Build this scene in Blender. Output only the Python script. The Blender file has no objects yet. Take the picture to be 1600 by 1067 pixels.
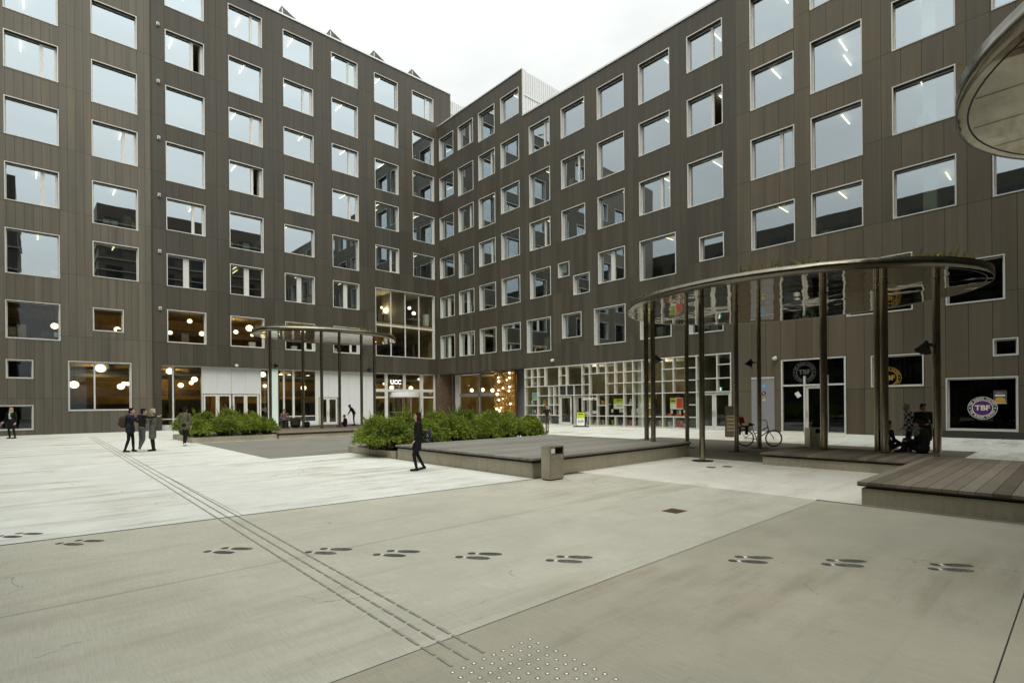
import bpy, bmesh, math, random
import numpy as np
from mathutils import Vector, Matrix
random.seed(7)
sc = bpy.context.scene
col = sc.collection
R = math.radians

# ------------------------------------------------------------------ materials
MATS = {}
def nodes_mat(name):
    m = bpy.data.materials.new(name); m.use_nodes = True
    nt = m.node_tree
    for n in list(nt.nodes): nt.nodes.remove(n)
    out = nt.nodes.new('ShaderNodeOutputMaterial')
    MATS[name] = m
    return m, nt, out
def N(nt, typ, **kw):
    n = nt.nodes.new(typ)
    for k, v in kw.items():
        if k.startswith('i_'):
            key = k[2:]
            n.inputs[int(key) if key.isdigit() else key.replace('_', ' ')].default_value = v
        else: setattr(n, k, v)
    return n
def MATH(nt, op, a, b=None, c=None):
    n = nt.nodes.new('ShaderNodeMath'); n.operation = op
    for i, v in enumerate((a, b, c)):
        if v is None: continue
        if isinstance(v, (int, float)): n.inputs[i].default_value = v
        else: nt.links.new(v, n.inputs[i])
    return n.outputs[0]
def MIXC(nt, f, a, b, bt='MIX'):
    n = nt.nodes.new('ShaderNodeMix'); n.data_type = 'RGBA'; n.blend_type = bt
    for i, v in ((0, f), (6, a), (7, b)):
        if isinstance(v, (int, float)): n.inputs[i].default_value = v
        elif isinstance(v, tuple): n.inputs[i].default_value = v if len(v) == 4 else (*v, 1)
        else: nt.links.new(v, n.inputs[i])
    return n.outputs[2]
def RAMP(nt, f, stops):
    n = nt.nodes.new('ShaderNodeValToRGB'); nt.links.new(f, n.inputs[0])
    e = n.color_ramp.elements
    while len(e) < len(stops): e.new(0.5)
    for el, (p, c) in zip(e, stops):
        el.position = p; el.color = (c, c, c, 1) if isinstance(c, (int, float)) else (*c, 1)
    return n.outputs[0]
def NOISE(nt, vec, scale, detail=4, rough=.55, sxyz=None):
    if sxyz:
        mp = nt.nodes.new('ShaderNodeMapping'); mp.inputs['Scale'].default_value = sxyz
        nt.links.new(vec, mp.inputs[0]); vec = mp.outputs[0]
    n = nt.nodes.new('ShaderNodeTexNoise'); n.inputs['Scale'].default_value = scale
    n.inputs['Detail'].default_value = detail; n.inputs['Roughness'].default_value = rough
    nt.links.new(vec, n.inputs['Vector'])
    return n.outputs[0]
def OBJC(nt):
    return nt.nodes.new('ShaderNodeTexCoord').outputs['Object']
def BSDF(nt, out, colr, rough=.6, metal=0.0, bump=None, bstr=.2, bdist=.01, spec=None):
    b = nt.nodes.new('ShaderNodeBsdfPrincipled')
    if isinstance(colr, tuple): b.inputs['Base Color'].default_value = (*colr, 1) if len(colr) == 3 else colr
    else: nt.links.new(colr, b.inputs['Base Color'])
    if isinstance(rough, (int, float)): b.inputs['Roughness'].default_value = rough
    else: nt.links.new(rough, b.inputs['Roughness'])
    b.inputs['Metallic'].default_value = metal
    if spec is not None: b.inputs['Specular IOR Level'].default_value = spec
    if bump is not None:
        bp = nt.nodes.new('ShaderNodeBump'); bp.inputs['Strength'].default_value = bstr; bp.inputs['Distance'].default_value = bdist
        nt.links.new(bump, bp.inputs['Height']); nt.links.new(bp.outputs[0], b.inputs['Normal'])
    nt.links.new(b.outputs[0], out.inputs[0])
    return b
def simple(name, c, rough=.6, metal=0.0, var=.12, scale=6, spec=None):
    """plain surface whose tone varies a little with a noise"""
    m, nt, out = nodes_mat(name)
    n = NOISE(nt, OBJC(nt), scale, 5)
    k = RAMP(nt, n, [(.3, 1 - var), (.7, 1 + var)])
    BSDF(nt, out, MIXC(nt, 1.0, c, k, 'MULTIPLY'), rough, metal, bump=n, bstr=.05, spec=spec)
    return m
def emit(name, c, s):
    m, nt, out = nodes_mat(name)
    e = N(nt, 'ShaderNodeEmission'); e.inputs[0].default_value = (*c, 1); e.inputs[1].default_value = s
    nt.links.new(e.outputs[0], out.inputs[0]); return m
def glass(name, base, tint, k=1.0, rough=0.0):
    m, nt, out = nodes_mat(name)
    fr = N(nt, 'ShaderNodeLayerWeight'); fr.inputs[0].default_value = .5
    f = MATH(nt, 'MINIMUM', MATH(nt, 'ADD', MATH(nt, 'MULTIPLY', MATH(nt, 'POWER', fr.outputs['Facing'], 4.0), k), base), .96)
    t = N(nt, 'ShaderNodeBsdfTransparent'); t.inputs[0].default_value = (*tint, 1)
    g = N(nt, 'ShaderNodeBsdfGlossy'); g.inputs[0].default_value = (.84, .94, 1.0, 1); g.inputs[1].default_value = rough
    # float glass is never quite flat
    bp = N(nt, 'ShaderNodeBump'); bp.inputs['Strength'].default_value = .035; bp.inputs['Distance'].default_value = .02
    nt.links.new(NOISE(nt, OBJC(nt), .8, 1), bp.inputs['Height']); nt.links.new(bp.outputs[0], g.inputs['Normal'])
    mx = N(nt, 'ShaderNodeMixShader'); nt.links.new(f, mx.inputs[0]); nt.links.new(t.outputs[0], mx.inputs[1]); nt.links.new(g.outputs[0], mx.inputs[2])
    nt.links.new(mx.outputs[0], out.inputs[0]); return m

def facade(name, axis, pitch, phase, base, zoff=2.57, zp=4.53, var=.15, jk=.22):
    """dark fibre cement boards: open joints, tone from board to board, rain streaks"""
    m, nt, out = nodes_mat(name)
    oc = OBJC(nt)
    sp = N(nt, 'ShaderNodeSeparateXYZ'); nt.links.new(oc, sp.inputs[0])
    u = sp.outputs[axis]; z = sp.outputs[2]
    uu = MATH(nt, 'DIVIDE', MATH(nt, 'SUBTRACT', u, phase), pitch)
    zz = MATH(nt, 'DIVIDE', MATH(nt, 'SUBTRACT', z, zoff), zp)
    cu, cz = MATH(nt, 'FLOOR', uu), MATH(nt, 'FLOOR', zz)
    fu, fz = MATH(nt, 'FRACT', uu), MATH(nt, 'FRACT', zz)
    du = MATH(nt, 'MULTIPLY', MATH(nt, 'MINIMUM', fu, MATH(nt, 'SUBTRACT', 1.0, fu)), pitch)
    dz = MATH(nt, 'MULTIPLY', MATH(nt, 'MINIMUM', fz, MATH(nt, 'SUBTRACT', 1.0, fz)), zp)
    d = MATH(nt, 'MINIMUM', du, dz)
    joint = MATH(nt, 'LESS_THAN', d, .013)
    cv = N(nt, 'ShaderNodeCombineXYZ'); nt.links.new(cu, cv.inputs[0]); nt.links.new(cz, cv.inputs[1])
    wn = N(nt, 'ShaderNodeTexWhiteNoise'); wn.noise_dimensions = '3D'; nt.links.new(cv.outputs[0], wn.inputs['Vector'])
    tone = MATH(nt, 'ADD', 1 - var, MATH(nt, 'MULTIPLY', wn.outputs[0], 2 * var))
    st = NOISE(nt, oc, 1.0, 4, .6, (2.6, 2.6, .10))
    cl = NOISE(nt, oc, .35, 5, .6)
    fine = NOISE(nt, oc, 14, 4, .6)
    k = MATH(nt, 'MULTIPLY', tone, MATH(nt, 'ADD', .58, MATH(nt, 'MULTIPLY', st, .84)))
    k = MATH(nt, 'MULTIPLY', k, MATH(nt, 'ADD', .85, MATH(nt, 'MULTIPLY', cl, .3)))
    k = MATH(nt, 'MULTIPLY', k, MATH(nt, 'ADD', .93, MATH(nt, 'MULTIPLY', fine, .14)))
    hue = MIXC(nt, RAMP(nt, cl, [(.35, 0.0), (.7, 1.0)]), base, (base[0] * 1.02, base[1] * .97, base[2] * .9))
    kc = N(nt, 'ShaderNodeCombineXYZ'); [nt.links.new(k, kc.inputs[i]) for i in range(3)]
    c = MIXC(nt, 1.0, hue, kc.outputs[0], 'MULTIPLY')
    c = MIXC(nt, joint, c, (base[0] * jk, base[1] * jk * .95, base[2] * jk * .9))
    h = MATH(nt, 'ADD', MATH(nt, 'MULTIPLY', joint, -1.0), MATH(nt, 'MULTIPLY', fine, .08))
    BSDF(nt, out, c, RAMP(nt, MATH(nt, 'MULTIPLY', MATH(nt, 'ADD', wn.outputs[0], st), .5), [(.2, .42), (.8, .72)]), bump=h, bstr=.5, bdist=.01, spec=.35)
    return m

def concrete(name, base, streak=(9.0, .35, 1), stain=(.20, .17, .10), stain_amt=.35, dark=.3, moss=None, rough=.62):
    m, nt, out = nodes_mat(name)
    oc = OBJC(nt)
    big = NOISE(nt, oc, .22, 6, .62); mid = NOISE(nt, oc, 1.3, 6, .65)
    br = NOISE(nt, oc, 9.0, 5, .8, streak); fine = NOISE(nt, oc, 85, 4, .75)
    drag = NOISE(nt, oc, 1.0, 6, .7, (.28, 1.5, 1))
    k = MATH(nt, 'ADD', .74, MATH(nt, 'MULTIPLY', big, .52))
    k = MATH(nt, 'MULTIPLY', k, MATH(nt, 'ADD', .80, MATH(nt, 'MULTIPLY', mid, .40)))
    k = MATH(nt, 'MULTIPLY', k, MATH(nt, 'ADD', .66, MATH(nt, 'MULTIPLY', br, .68)))
    k = MATH(nt, 'MULTIPLY', k, MATH(nt, 'ADD', .76, MATH(nt, 'MULTIPLY', fine, .48)))
    kc = N(nt, 'ShaderNodeCombineXYZ'); [nt.links.new(k, kc.inputs[i]) for i in range(3)]
    c = MIXC(nt, 1.0, base, kc.outputs[0], 'MULTIPLY')
    sm = RAMP(nt, MATH(nt, 'MULTIPLY', MATH(nt, 'ADD', drag, big), .5), [(.50, 0.0), (.68, 1.0)])
    c = MIXC(nt, MATH(nt, 'MULTIPLY', sm, stain_amt), c, stain)
    # small dark marks: gum, tyre rub, drips
    vo = N(nt, 'ShaderNodeTexVoronoi'); vo.inputs['Scale'].default_value = .75; nt.links.new(oc, vo.inputs['Vector'])
    gum = MATH(nt, 'LESS_THAN', MATH(nt, 'ADD', vo.outputs['Distance'], MATH(nt, 'MULTIPLY', mid, .06)), .062)
    c = MIXC(nt, MATH(nt, 'MULTIPLY', gum, .55), c, (.06, .055, .04))
    sc2 = RAMP(nt, NOISE(nt, oc, 3.2, 6, .75, (.6, 1.6, 1)), [(.60, 0.0), (.78, 1.0)])
    c = MIXC(nt, MATH(nt, 'MULTIPLY', sc2, dark), c, (.10, .09, .065))
    # hairline cracks and scratches
    wv = N(nt, 'ShaderNodeVectorMath'); wv.operation = 'ADD'; nt.links.new(oc, wv.inputs[0]); nn = N(nt, 'ShaderNodeTexNoise'); nn.inputs['Scale'].default_value = 1.1; nn.inputs['Detail'].default_value = 5; nt.links.new(oc, nn.inputs['Vector']); nt.links.new(nn.outputs['Color'], wv.inputs[1])
    vc = N(nt, 'ShaderNodeTexVoronoi'); vc.feature = 'DISTANCE_TO_EDGE'; vc.inputs['Scale'].default_value = .30; nt.links.new(wv.outputs[0], vc.inputs['Vector'])
    crack = MATH(nt, 'MULTIPLY', MATH(nt, 'LESS_THAN', vc.outputs['Distance'], .0016), MATH(nt, 'GREATER_THAN', big, .53))
    c = MIXC(nt, MATH(nt, 'MULTIPLY', crack, .5), c, (.08, .07, .05))
    ty = RAMP(nt, NOISE(nt, oc, 1.0, 3, .5, (.16, 5.5, 1)), [(.60, 0.0), (.72, 1.0)])
    c = MIXC(nt, MATH(nt, 'MULTIPLY', ty, .10), c, (.07, .062, .045))
    sp_ = RAMP(nt, NOISE(nt, oc, 26, 2, .5), [(.70, 0.0), (.76, 1.0)])
    c = MIXC(nt, MATH(nt, 'MULTIPLY', sp_, .22), c, (.10, .09, .065))
    b = BSDF(nt, out, c, RAMP(nt, mid, [(.3, rough - .08), (.7, rough + .1)]), bump=MATH(nt, 'ADD', MATH(nt, 'MULTIPLY', br, .7), MATH(nt, 'MULTIPLY', fine, .5)), bstr=.25, bdist=.004, spec=.4)
    return m

facade('board_left', 0, .924, 8.08, (.061, .055, .042))
facade('board_left_block', 0, .466, 2.0 - .0, (.118, .107, .083), var=.12, jk=.5)
facade('board_right_far', 1, .505, 15.62, (.066, .059, .044), jk=.6)
facade('board_right_near', 1, .889, 2.29, (.104, .088, .060))
concrete('slab_grey', (.53, .51, .415), stain=(.22, .185, .11), stain_amt=.5)
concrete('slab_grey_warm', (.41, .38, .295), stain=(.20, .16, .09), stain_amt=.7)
concrete('slab_pale', (.75, .755, .69), streak=(.35, 9.0, 1), stain=(.27, .23, .12), stain_amt=.85, dark=.3)
concrete('slab_cream', (.72, .69, .60), streak=(.35, 5.0, 1), stain=(.40, .32, .19), stain_amt=.6, dark=.2)
concrete('asphalt', (.235, .225, .19), streak=(.5, 2.0, 1), stain=(.07, .06, .045), stain_amt=.9, dark=.3, rough=.75)
concrete('asphalt_dark', (.15, .135, .10), streak=(1.0, 1.0, 1), stain=(.09, .08, .055), stain_amt=.5, dark=.3, rough=.8)
concrete('cast_concrete', (.42, .385, .29), streak=(1.1, 1.1, .22), stain=(.15, .135, .085), stain_amt=.6, dark=.45)
simple('joint_dark', (.22, .20, .155), .9)
simple('white_metal', (.60, .595, .55), .45, 0, .07)
simple('white_panel', (.60, .61, .61), .5, 0, .04)
simple('grey_panel', (.24, .24, .25), .5, 0, .05)
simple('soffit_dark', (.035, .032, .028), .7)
simple('coping_metal', (.62, .62, .60), .35, .4, .05)
simple('room_ceiling', (.42, .41, .36), .8)
simple('room_wall', (.20, .19, .15), .8)
simple('room_floor', (.10, .09, .07), .6)
simple('cafe_ceiling', (.30, .22, .10), .8)
simple('cafe_wall', (.34, .23, .08), .8, 0, .35, 1.2)
simple('cafe_floor', (.12, .09, .05), .5)
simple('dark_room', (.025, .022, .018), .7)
simple('teal_white', (.62, .74, .70), .35, 0, .03)
simple('shop_wall', (.30, .27, .17), .8, 0, .3, 1.0)
simple('wood_dark', (.10, .07, .045), .6, 0, .3, 3)
simple('black_metal', (.02, .02, .018), .45, .3)
simple('black_plastic', (.015, .015, .015), .5)
simple('rubber', (.02, .02, .02), .8)
simple('rust', (.10, .06, .032), .8, .2, .5, 22)
m_, nt_, out_ = nodes_mat('sole_paint')
o_ = OBJC(nt_); w1 = RAMP(nt_, MATH(nt_, 'MULTIPLY', MATH(nt_, 'ADD', NOISE(nt_, o_, 20, 6, .8), NOISE(nt_, o_, 2.5, 4, .6)), .5), [(.50, 0.0), (.60, 1.0)])
BSDF(nt_, out_, MIXC(nt_, MATH(nt_, 'MULTIPLY', w1, .35), (.062, .057, .046), (.40, .385, .32)), .7)
simple('white_paint', (.78, .77, .72), .6)
simple('soil', (.05, .04, .03), .95, 0, .3, 20)
simple('lamp_grey', (.30, .30, .28), .4, .3)
simple('skin_a', (.55, .33, .24), .55)
simple('skin_b', (.42, .24, .17), .55)
simple('glass_dark', (.02, .022, .022), .08)
glass('glass_office', .46, (.62, .68, .60), .9)
glass('glass_shop', .06, (.86, .88, .82), .8)
glass('glass_dark_film', .06, (.22, .22, .20), .5)
emit('globe_glow', (1.0, .86, .56), 2.6)
emit('tube_glow', (1.0, .95, .82), 4.0)
emit('tube_warm', (1.0, .85, .5), 3.2)
emit('fairy_glow', (1.0, .72, .30), 2.4)
emit('sign_white', (1.0, .97, .9), 1.6)
emit('exit_green', (.05, .55, .35), .8)

def steel(name, c, rough, wave, wscale, streak=False):
    m, nt, out = nodes_mat(name)
    oc = OBJC(nt)
    w = NOISE(nt, oc, wscale, 2, .4)
    f = NOISE(nt, oc, 4, 5, .6)
    cc = MIXC(nt, 1.0, c, RAMP(nt, f, [(.3, .85), (.75, 1.08)]), 'MULTIPLY')
    BSDF(nt, out, cc, rough, 1.0, bump=w, bstr=wave, bdist=.05)
    return m
steel('mirror_steel', (.50, .44, .32), .035, .22, 1.1)
steel('post_steel', (.33, .29, .215), .2, .05, 3)
steel('fascia_steel', (.20, .18, .145), .22, .3, 2.2)
simple('bar_metal', (.36, .345, .29), .45, .35, .15, 9)
steel('stud_steel', (.62, .60, .54), .36, .02, 8)
steel('brushed_steel', (.46, .42, .34), .38, .05, 8)

def deck_mat(name, axis, width, c1, c2):
    m, nt, out = nodes_mat(name)
    oc = OBJC(nt)
    sp = N(nt, 'ShaderNodeSeparateXYZ'); nt.links.new(oc, sp.inputs[0])
    q = MATH(nt, 'DIVIDE', sp.outputs[axis], width)
    cell = MATH(nt, 'FLOOR', q); fr = MATH(nt, 'FRACT', q)
    wn = N(nt, 'ShaderNodeTexWhiteNoise'); wn.noise_dimensions = '1D'; nt.links.new(cell, wn.inputs['W'])
    gr = NOISE(nt, oc, 3.0, 6, .7, (1.2, 14, 1) if axis == 1 else (14, 1.2, 1))
    cl = NOISE(nt, oc, .9, 5, .65)
    t = MATH(nt, 'MULTIPLY', MATH(nt, 'ADD', MATH(nt, 'ADD', wn.outputs[0], gr), cl), .34)
    c = MIXC(nt, RAMP(nt, t, [(.3, 0.0), (.75, 1.0)]), c1, c2)
    BSDF(nt, out, c, .7, bump=gr, bstr=.25, bdist=.004, spec=.3)
    return m
deck_mat('deck_grey', 1, .14, (.17, .155, .13), (.33, .31, .27))
deck_mat('deck_brown', 1, .21, (.115, .092, .064), (.285, .245, .185))
simple('deck_edge', (.045, .035, .028), .7, 0, .3, 5)

def leaf_mat(name, a, b, c):
    m, nt, out = nodes_mat(name)
    oc = OBJC(nt)
    n1 = NOISE(nt, oc, 1.6, 5, .6); n2 = NOISE(nt, oc, 30, 2, .5)
    f = MATH(nt, 'ADD', MATH(nt, 'MULTIPLY', n1, .55), MATH(nt, 'MULTIPLY', n2, .45))
    cc = MIXC(nt, RAMP(nt, f, [(.34, 0.0), (.5, 1.0)]), a, b)
    cc = MIXC(nt, RAMP(nt, f, [(.52, 0.0), (.66, 1.0)]), cc, c)
    bs = N(nt, 'ShaderNodeBsdfPrincipled'); nt.links.new(cc, bs.inputs['Base Color']); bs.inputs['Roughness'].default_value = .6
    tr = N(nt, 'ShaderNodeBsdfTranslucent'); nt.links.new(cc, tr.inputs[0])
    mx = N(nt, 'ShaderNodeMixShader'); mx.inputs[0].default_value = .3
    nt.links.new(bs.outputs[0], mx.inputs[1]); nt.links.new(tr.outputs[0], mx.inputs[2]); nt.links.new(mx.outputs[0], out.inputs[0])
    return m
leaf_mat('shrub_leaf', (.05, .085, .010), (.21, .29, .026), (.52, .56, .07))
leaf_mat('sedum_leaf', (.12, .12, .03), (.26, .22, .06), (.34, .30, .10))
simple('twig', (.06, .045, .03), .9)

# ------------------------------------------------------------------ mesh builder
class MB:
    def __init__(s): s.v = []; s.f = []; s.m = []; s.mats = []
    def mi(s, mat):
        if mat not in s.mats: s.mats.append(mat)
        return s.mats.index(mat)
    def poly(s, pts, mat):
        i = len(s.v); s.v += [tuple(p) for p in pts]; s.f.append(tuple(range(i, i + len(pts)))); s.m.append(s.mi(mat))
    def box(s, a, b, mat, T=None):
        x0, y0, z0 = (min(a[i], b[i]) for i in range(3)); x1, y1, z1 = (max(a[i], b[i]) for i in range(3))
        P = [(x0,y0,z0),(x1,y0,z0),(x1,y1,z0),(x0,y1,z0),(x0,y0,z1),(x1,y0,z1),(x1,y1,z1),(x0,y1,z1)]
        if T: P = [tuple(T @ Vector(p)) for p in P]
        i = len(s.v); s.v += P; k = s.mi(mat)
        for q in ((0,3,2,1),(4,5,6,7),(0,1,5,4),(1,2,6,5),(2,3,7,6),(3,0,4,7)):
            s.f.append(tuple(i + j for j in q)); s.m.append(k)
    def tube(s, pts, rad, mat, n=10, cap=True):
        pts = [Vector(p) for p in pts]; rad = rad if isinstance(rad, (list, tuple)) else [rad] * len(pts)
        k = s.mi(mat); i0 = len(s.v); ref = None
        for j, p in enumerate(pts):
            d = (pts[min(j+1, len(pts)-1)] - pts[max(j-1, 0)]).normalized()
            if ref is None: ref = d.orthogonal().normalized()
            ref = (ref - d * ref.dot(d)).normalized(); w = d.cross(ref)
            for a in range(n):
                t = 2 * math.pi * a / n
                s.v.append(tuple(p + (ref * math.cos(t) + w * math.sin(t)) * rad[j]))
        for j in range(len(pts) - 1):
            for a in range(n):
                b = (a + 1) % n
                s.f.append((i0 + j*n + a, i0 + j*n + b, i0 + (j+1)*n + b, i0 + (j+1)*n + a)); s.m.append(k)
        if cap:
            s.f.append(tuple(i0 + a for a in reversed(range(n)))); s.m.append(k)
            s.f.append(tuple(i0 + (len(pts)-1)*n + a for a in range(n))); s.m.append(k)
    def lathe(s, prof, mat, c=(0,0,0), n=24, sx=1, sy=1, rot=0, cap=True):
        k = s.mi(mat); i0 = len(s.v)
        for r, z in prof:
            for a in range(n):
                t = 2*math.pi*a/n; x, y = r*sx*math.cos(t), r*sy*math.sin(t)
                s.v.append((c[0]+x*math.cos(rot)-y*math.sin(rot), c[1]+x*math.sin(rot)+y*math.cos(rot), c[2]+z))
        for j in range(len(prof)-1):
            for a in range(n):
                b = (a+1) % n
                s.f.append((i0+j*n+a, i0+j*n+b, i0+(j+1)*n+b, i0+(j+1)*n+a)); s.m.append(k)
        if cap and prof[0][0] > 1e-6: s.f.append(tuple(i0+a for a in reversed(range(n)))); s.m.append(k)
        if cap and prof[-1][0] > 1e-6: s.f.append(tuple(i0+(len(prof)-1)*n+a for a in range(n))); s.m.append(k)
    def ball(s, c, r, mat, n=12, m=8, sc3=(1,1,1)):
        prof = [(max(1e-7, math.sin(math.pi*j/m)) * r, -math.cos(math.pi*j/m) * r * sc3[2]) for j in range(m+1)]
        s.lathe(prof, mat, c, n, sc3[0], sc3[1])
    def mesh(s, name, smooth=False):
        me = bpy.data.meshes.new(name); me.from_pydata(s.v, [], s.f); 
        for mt in s.mats: me.materials.append(MATS[mt])
        me.polygons.foreach_set('material_index', s.m)
        if smooth: me.polygons.foreach_set('use_smooth', [True]*len(s.f))
        me.update(); return me
    def build(s, name, parent=None, smooth=False, auto=None):
        me = s.mesh(name, smooth or auto is not None)
        if auto is not None:
            bm = bmesh.new(); bm.from_mesh(me)
            for e in bm.edges:
                if len(e.link_faces) == 2 and e.calc_face_angle(0) > R(auto): e.smooth = False
                elif len(e.link_faces) != 2: e.smooth = False
            bm.to_mesh(me); bm.free()
        return link(bpy.data.objects.new(name, me), parent)
def link(o, parent=None):
    col.objects.link(o)
    if parent is not None:
        o.parent = parent; o.matrix_parent_inverse = wm(parent).inverted()
    return o
WM = {}
def wm(o): return WM.get(o.name, Matrix.Identity(4))
def tag(o, label=None, cat=None, group=None, kind=None):
    if label: o['label'] = label
    if cat: o['category'] = cat
    if group: o['group'] = group
    if kind: o['kind'] = kind
    return o
def thing(name, label, cat, loc=(0,0,0), group=None):
    o = bpy.data.objects.new(name, None); col.objects.link(o); o.location = loc; o.empty_display_size = .3
    WM[o.name] = Matrix.Translation(loc)
    return tag(o, label, cat, group)
def copy_tree(o, parent=None):
    c = o.copy(); col.objects.link(c)
    if parent: c.parent = parent
    for ch in list(o.children): copy_tree(ch, c)
    return c
def text_mesh(txt, size, mat, depth=.01, bold=.0, align='CENTER'):
    cu = bpy.data.curves.new('txt', 'FONT'); cu.body = txt; cu.size = size; cu.extrude = depth; cu.offset = bold
    cu.align_x = align; cu.align_y = 'CENTER'
    o = bpy.data.objects.new('txt', cu); col.objects.link(o)
    bpy.context.view_layer.update()
    me = bpy.data.meshes.new_from_object(o.evaluated_get(bpy.context.evaluated_depsgraph_get()))
    bpy.data.objects.remove(o); bpy.data.curves.remove(cu)
    me.materials.clear(); me.materials.append(MATS[mat]); return me
def add_mesh(mb, me, M, mat):
    k = mb.mi(mat); i = len(mb.v)
    mb.v += [tuple(M @ v.co) for v in me.vertices]
    for p in me.polygons: mb.f.append(tuple(i + j for j in p.vertices)); mb.m.append(k)
    bpy.data.meshes.remove(me)

# ------------------------------------------------------------------ camera
cd = bpy.data.cameras.new('camera'); cam = bpy.data.objects.new('camera', cd); col.objects.link(cam)
rt, up, fw = Vector((.73950918, -.67309035, -.00869163)), Vector((.00642778, -.00585047, .99996223)), Vector((.67311578, .73953712, 0))
M = Matrix.Identity(4)
for i in range(3): M[i][0], M[i][1], M[i][2] = rt[i], up[i], -fw[i]
M[0][3], M[1][3], M[2][3] = 0, 0, 1.9
cam.matrix_world = M
cd.sensor_width = 36; cd.lens = 823.18 / 1600 * 36; cd.shift_y = (630.77 - 533.5) / 1600
cd.clip_start = .05; cd.clip_end = 2000
sc.camera = cam

# ------------------------------------------------------------------ light
SUN_EL, SUN_AZ = 52, 216
w = bpy.data.worlds.new('World'); sc.world = w; w.use_nodes = True
nt = w.node_tree
for n in list(nt.nodes): nt.nodes.remove(n)
wo = nt.nodes.new('ShaderNodeOutputWorld'); bg = nt.nodes.new('ShaderNodeBackground'); bg.inputs[1].default_value = .1
sky = nt.nodes.new('ShaderNodeTexSky'); sky.sky_type = 'NISHITA'; sky.sun_disc = False
sky.sun_elevation = R(SUN_EL); sky.sun_rotation = R(SUN_AZ); sky.air_density = 1.6; sky.dust_density = 3
tc = nt.nodes.new('ShaderNodeTexCoord')
spx = nt.nodes.new('ShaderNodeSeparateXYZ'); nt.links.new(tc.outputs['Generated'], spx.inputs[0])
grad = MATH(nt, 'ADD', .34, MATH(nt, 'MULTIPLY', MATH(nt, 'MAXIMUM', spx.outputs[2], 0.0), 1.10))
cln = NOISE(nt, tc.outputs['Generated'], 3.0, 7, .6, (1, 1, 2.6))
grad = MATH(nt, 'MULTIPLY', grad, MATH(nt, 'ADD', .76, MATH(nt, 'MULTIPLY', cln, .48)))
dt = nt.nodes.new('ShaderNodeVectorMath'); dt.operation = 'DOT_PRODUCT'; nt.links.new(tc.outputs['Generated'], dt.inputs[0])
dt.inputs[1].default_value = (math.sin(R(SUN_AZ - 25)) * .82, math.cos(R(SUN_AZ - 25)) * .82, .57)      # the cloud is thinner towards the sun
grad = MATH(nt, 'MULTIPLY', grad, MATH(nt, 'ADD', .86, MATH(nt, 'MULTIPLY', MATH(nt, 'MAXIMUM', dt.outputs['Value'], 0.0), .75)))
gc = nt.nodes.new('ShaderNodeCombineXYZ'); [nt.links.new(grad, gc.inputs[i]) for i in range(3)]
cloud = MIXC(nt, 1.0, (12.35, 12.75, 12.35), gc.outputs[0], 'MULTIPLY')
nt.links.new(MIXC(nt, .90, sky.outputs[0], cloud), bg.inputs[0]); nt.links.new(bg.outputs[0], wo.inputs[0])
sd = bpy.data.lights.new('sun', 'SUN'); sd.energy = 1.5; sd.angle = R(48); sd.color = (1, .95, .86)
so = bpy.data.objects.new('sun', sd); col.objects.link(so)
az = R(SUN_AZ); el = R(SUN_EL)
dirv = Vector((math.sin(az) * math.cos(el), math.cos(az) * math.cos(el), math.sin(el)))
so.rotation_euler = dirv.to_track_quat('Z', 'Y').to_euler()
sc.view_settings.view_transform = 'Standard'; sc.view_settings.look = 'None'; sc.view_settings.exposure = .12; sc.view_settings.gamma = 1
sc.cycles.max_bounces = 8; sc.cycles.transparent_max_bounces = 16; sc.cycles.use_denoising = True
sc.cycles.sample_clamp_indirect = 6
sc.cycles.caustics_reflective = False; sc.cycles.caustics_refractive = False
# ------------------------------------------------------------------ buildings
YL, XR = 50.12, 34.42                     # facade planes of the two wings
def PL(u, d, z): return (u, YL + d, z)
def PR(u, d, z): return (XR + d, u, z)
class Fac:
    def __init__(s, P, sgn, root): s.P, s.sgn, s.root = P, sgn, root
    def box(s, mb, u0, u1, d0, d1, z0, z1, mat): mb.box(s.P(u0, d0, z0), s.P(u1, d1, z1), mat)
    def quad(s, mb, u0, u1, d, z0, z1, mat, jit=0.0):
        j = [random.uniform(-jit, jit) for _ in range(3)]
        q = [s.P(u0, d + j[0], z0), s.P(u1, d + j[1], z0), s.P(u1, d + j[1] + j[2], z1), s.P(u0, d + j[0] + j[2], z1)]; mb.poly(q if s.sgn > 0 else q[::-1], mat)
lroot = thing('office_building', 'dark panelled office wing on the left with a glazed lobby at street level', 'building', (13, YL, 0))
rroot = thing('office_building', 'dark panelled office wing on the right with the white gridded bookshop window', 'building', (XR, 20, 0))
FL, FR = Fac(PL, 1, lroot), Fac(PR, -1, rroot)

def wall(fac, segs, holes, name, d=0.0):
    """segs: (u0, u1, z0, z1, material) rectangles of wall; holes cut out of them"""
    mb = MB()
    for (a, b, c, e, mat) in segs:
        us = sorted({a, b} | {x for h in holes for x in h[:2] if a < x < b}); zs = sorted({c, e} | {x for h in holes for x in h[2:4] if c < x < e})
        for i in range(len(us) - 1):
            k = None
            for j in range(len(zs) - 1):
                um, zm = (us[i] + us[i+1]) / 2, (zs[j] + zs[j+1]) / 2
                if any(h[0] < um < h[1] and h[2] < zm < h[3] for h in holes):
                    if k is not None: fac.quad(mb, us[i], us[i+1], d, k, zs[j], mat); k = None
                elif k is None: k = zs[j]
            if k is not None: fac.quad(mb, us[i], us[i+1], d, k, e, mat)
    return mb.build(name, fac.root)

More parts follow.
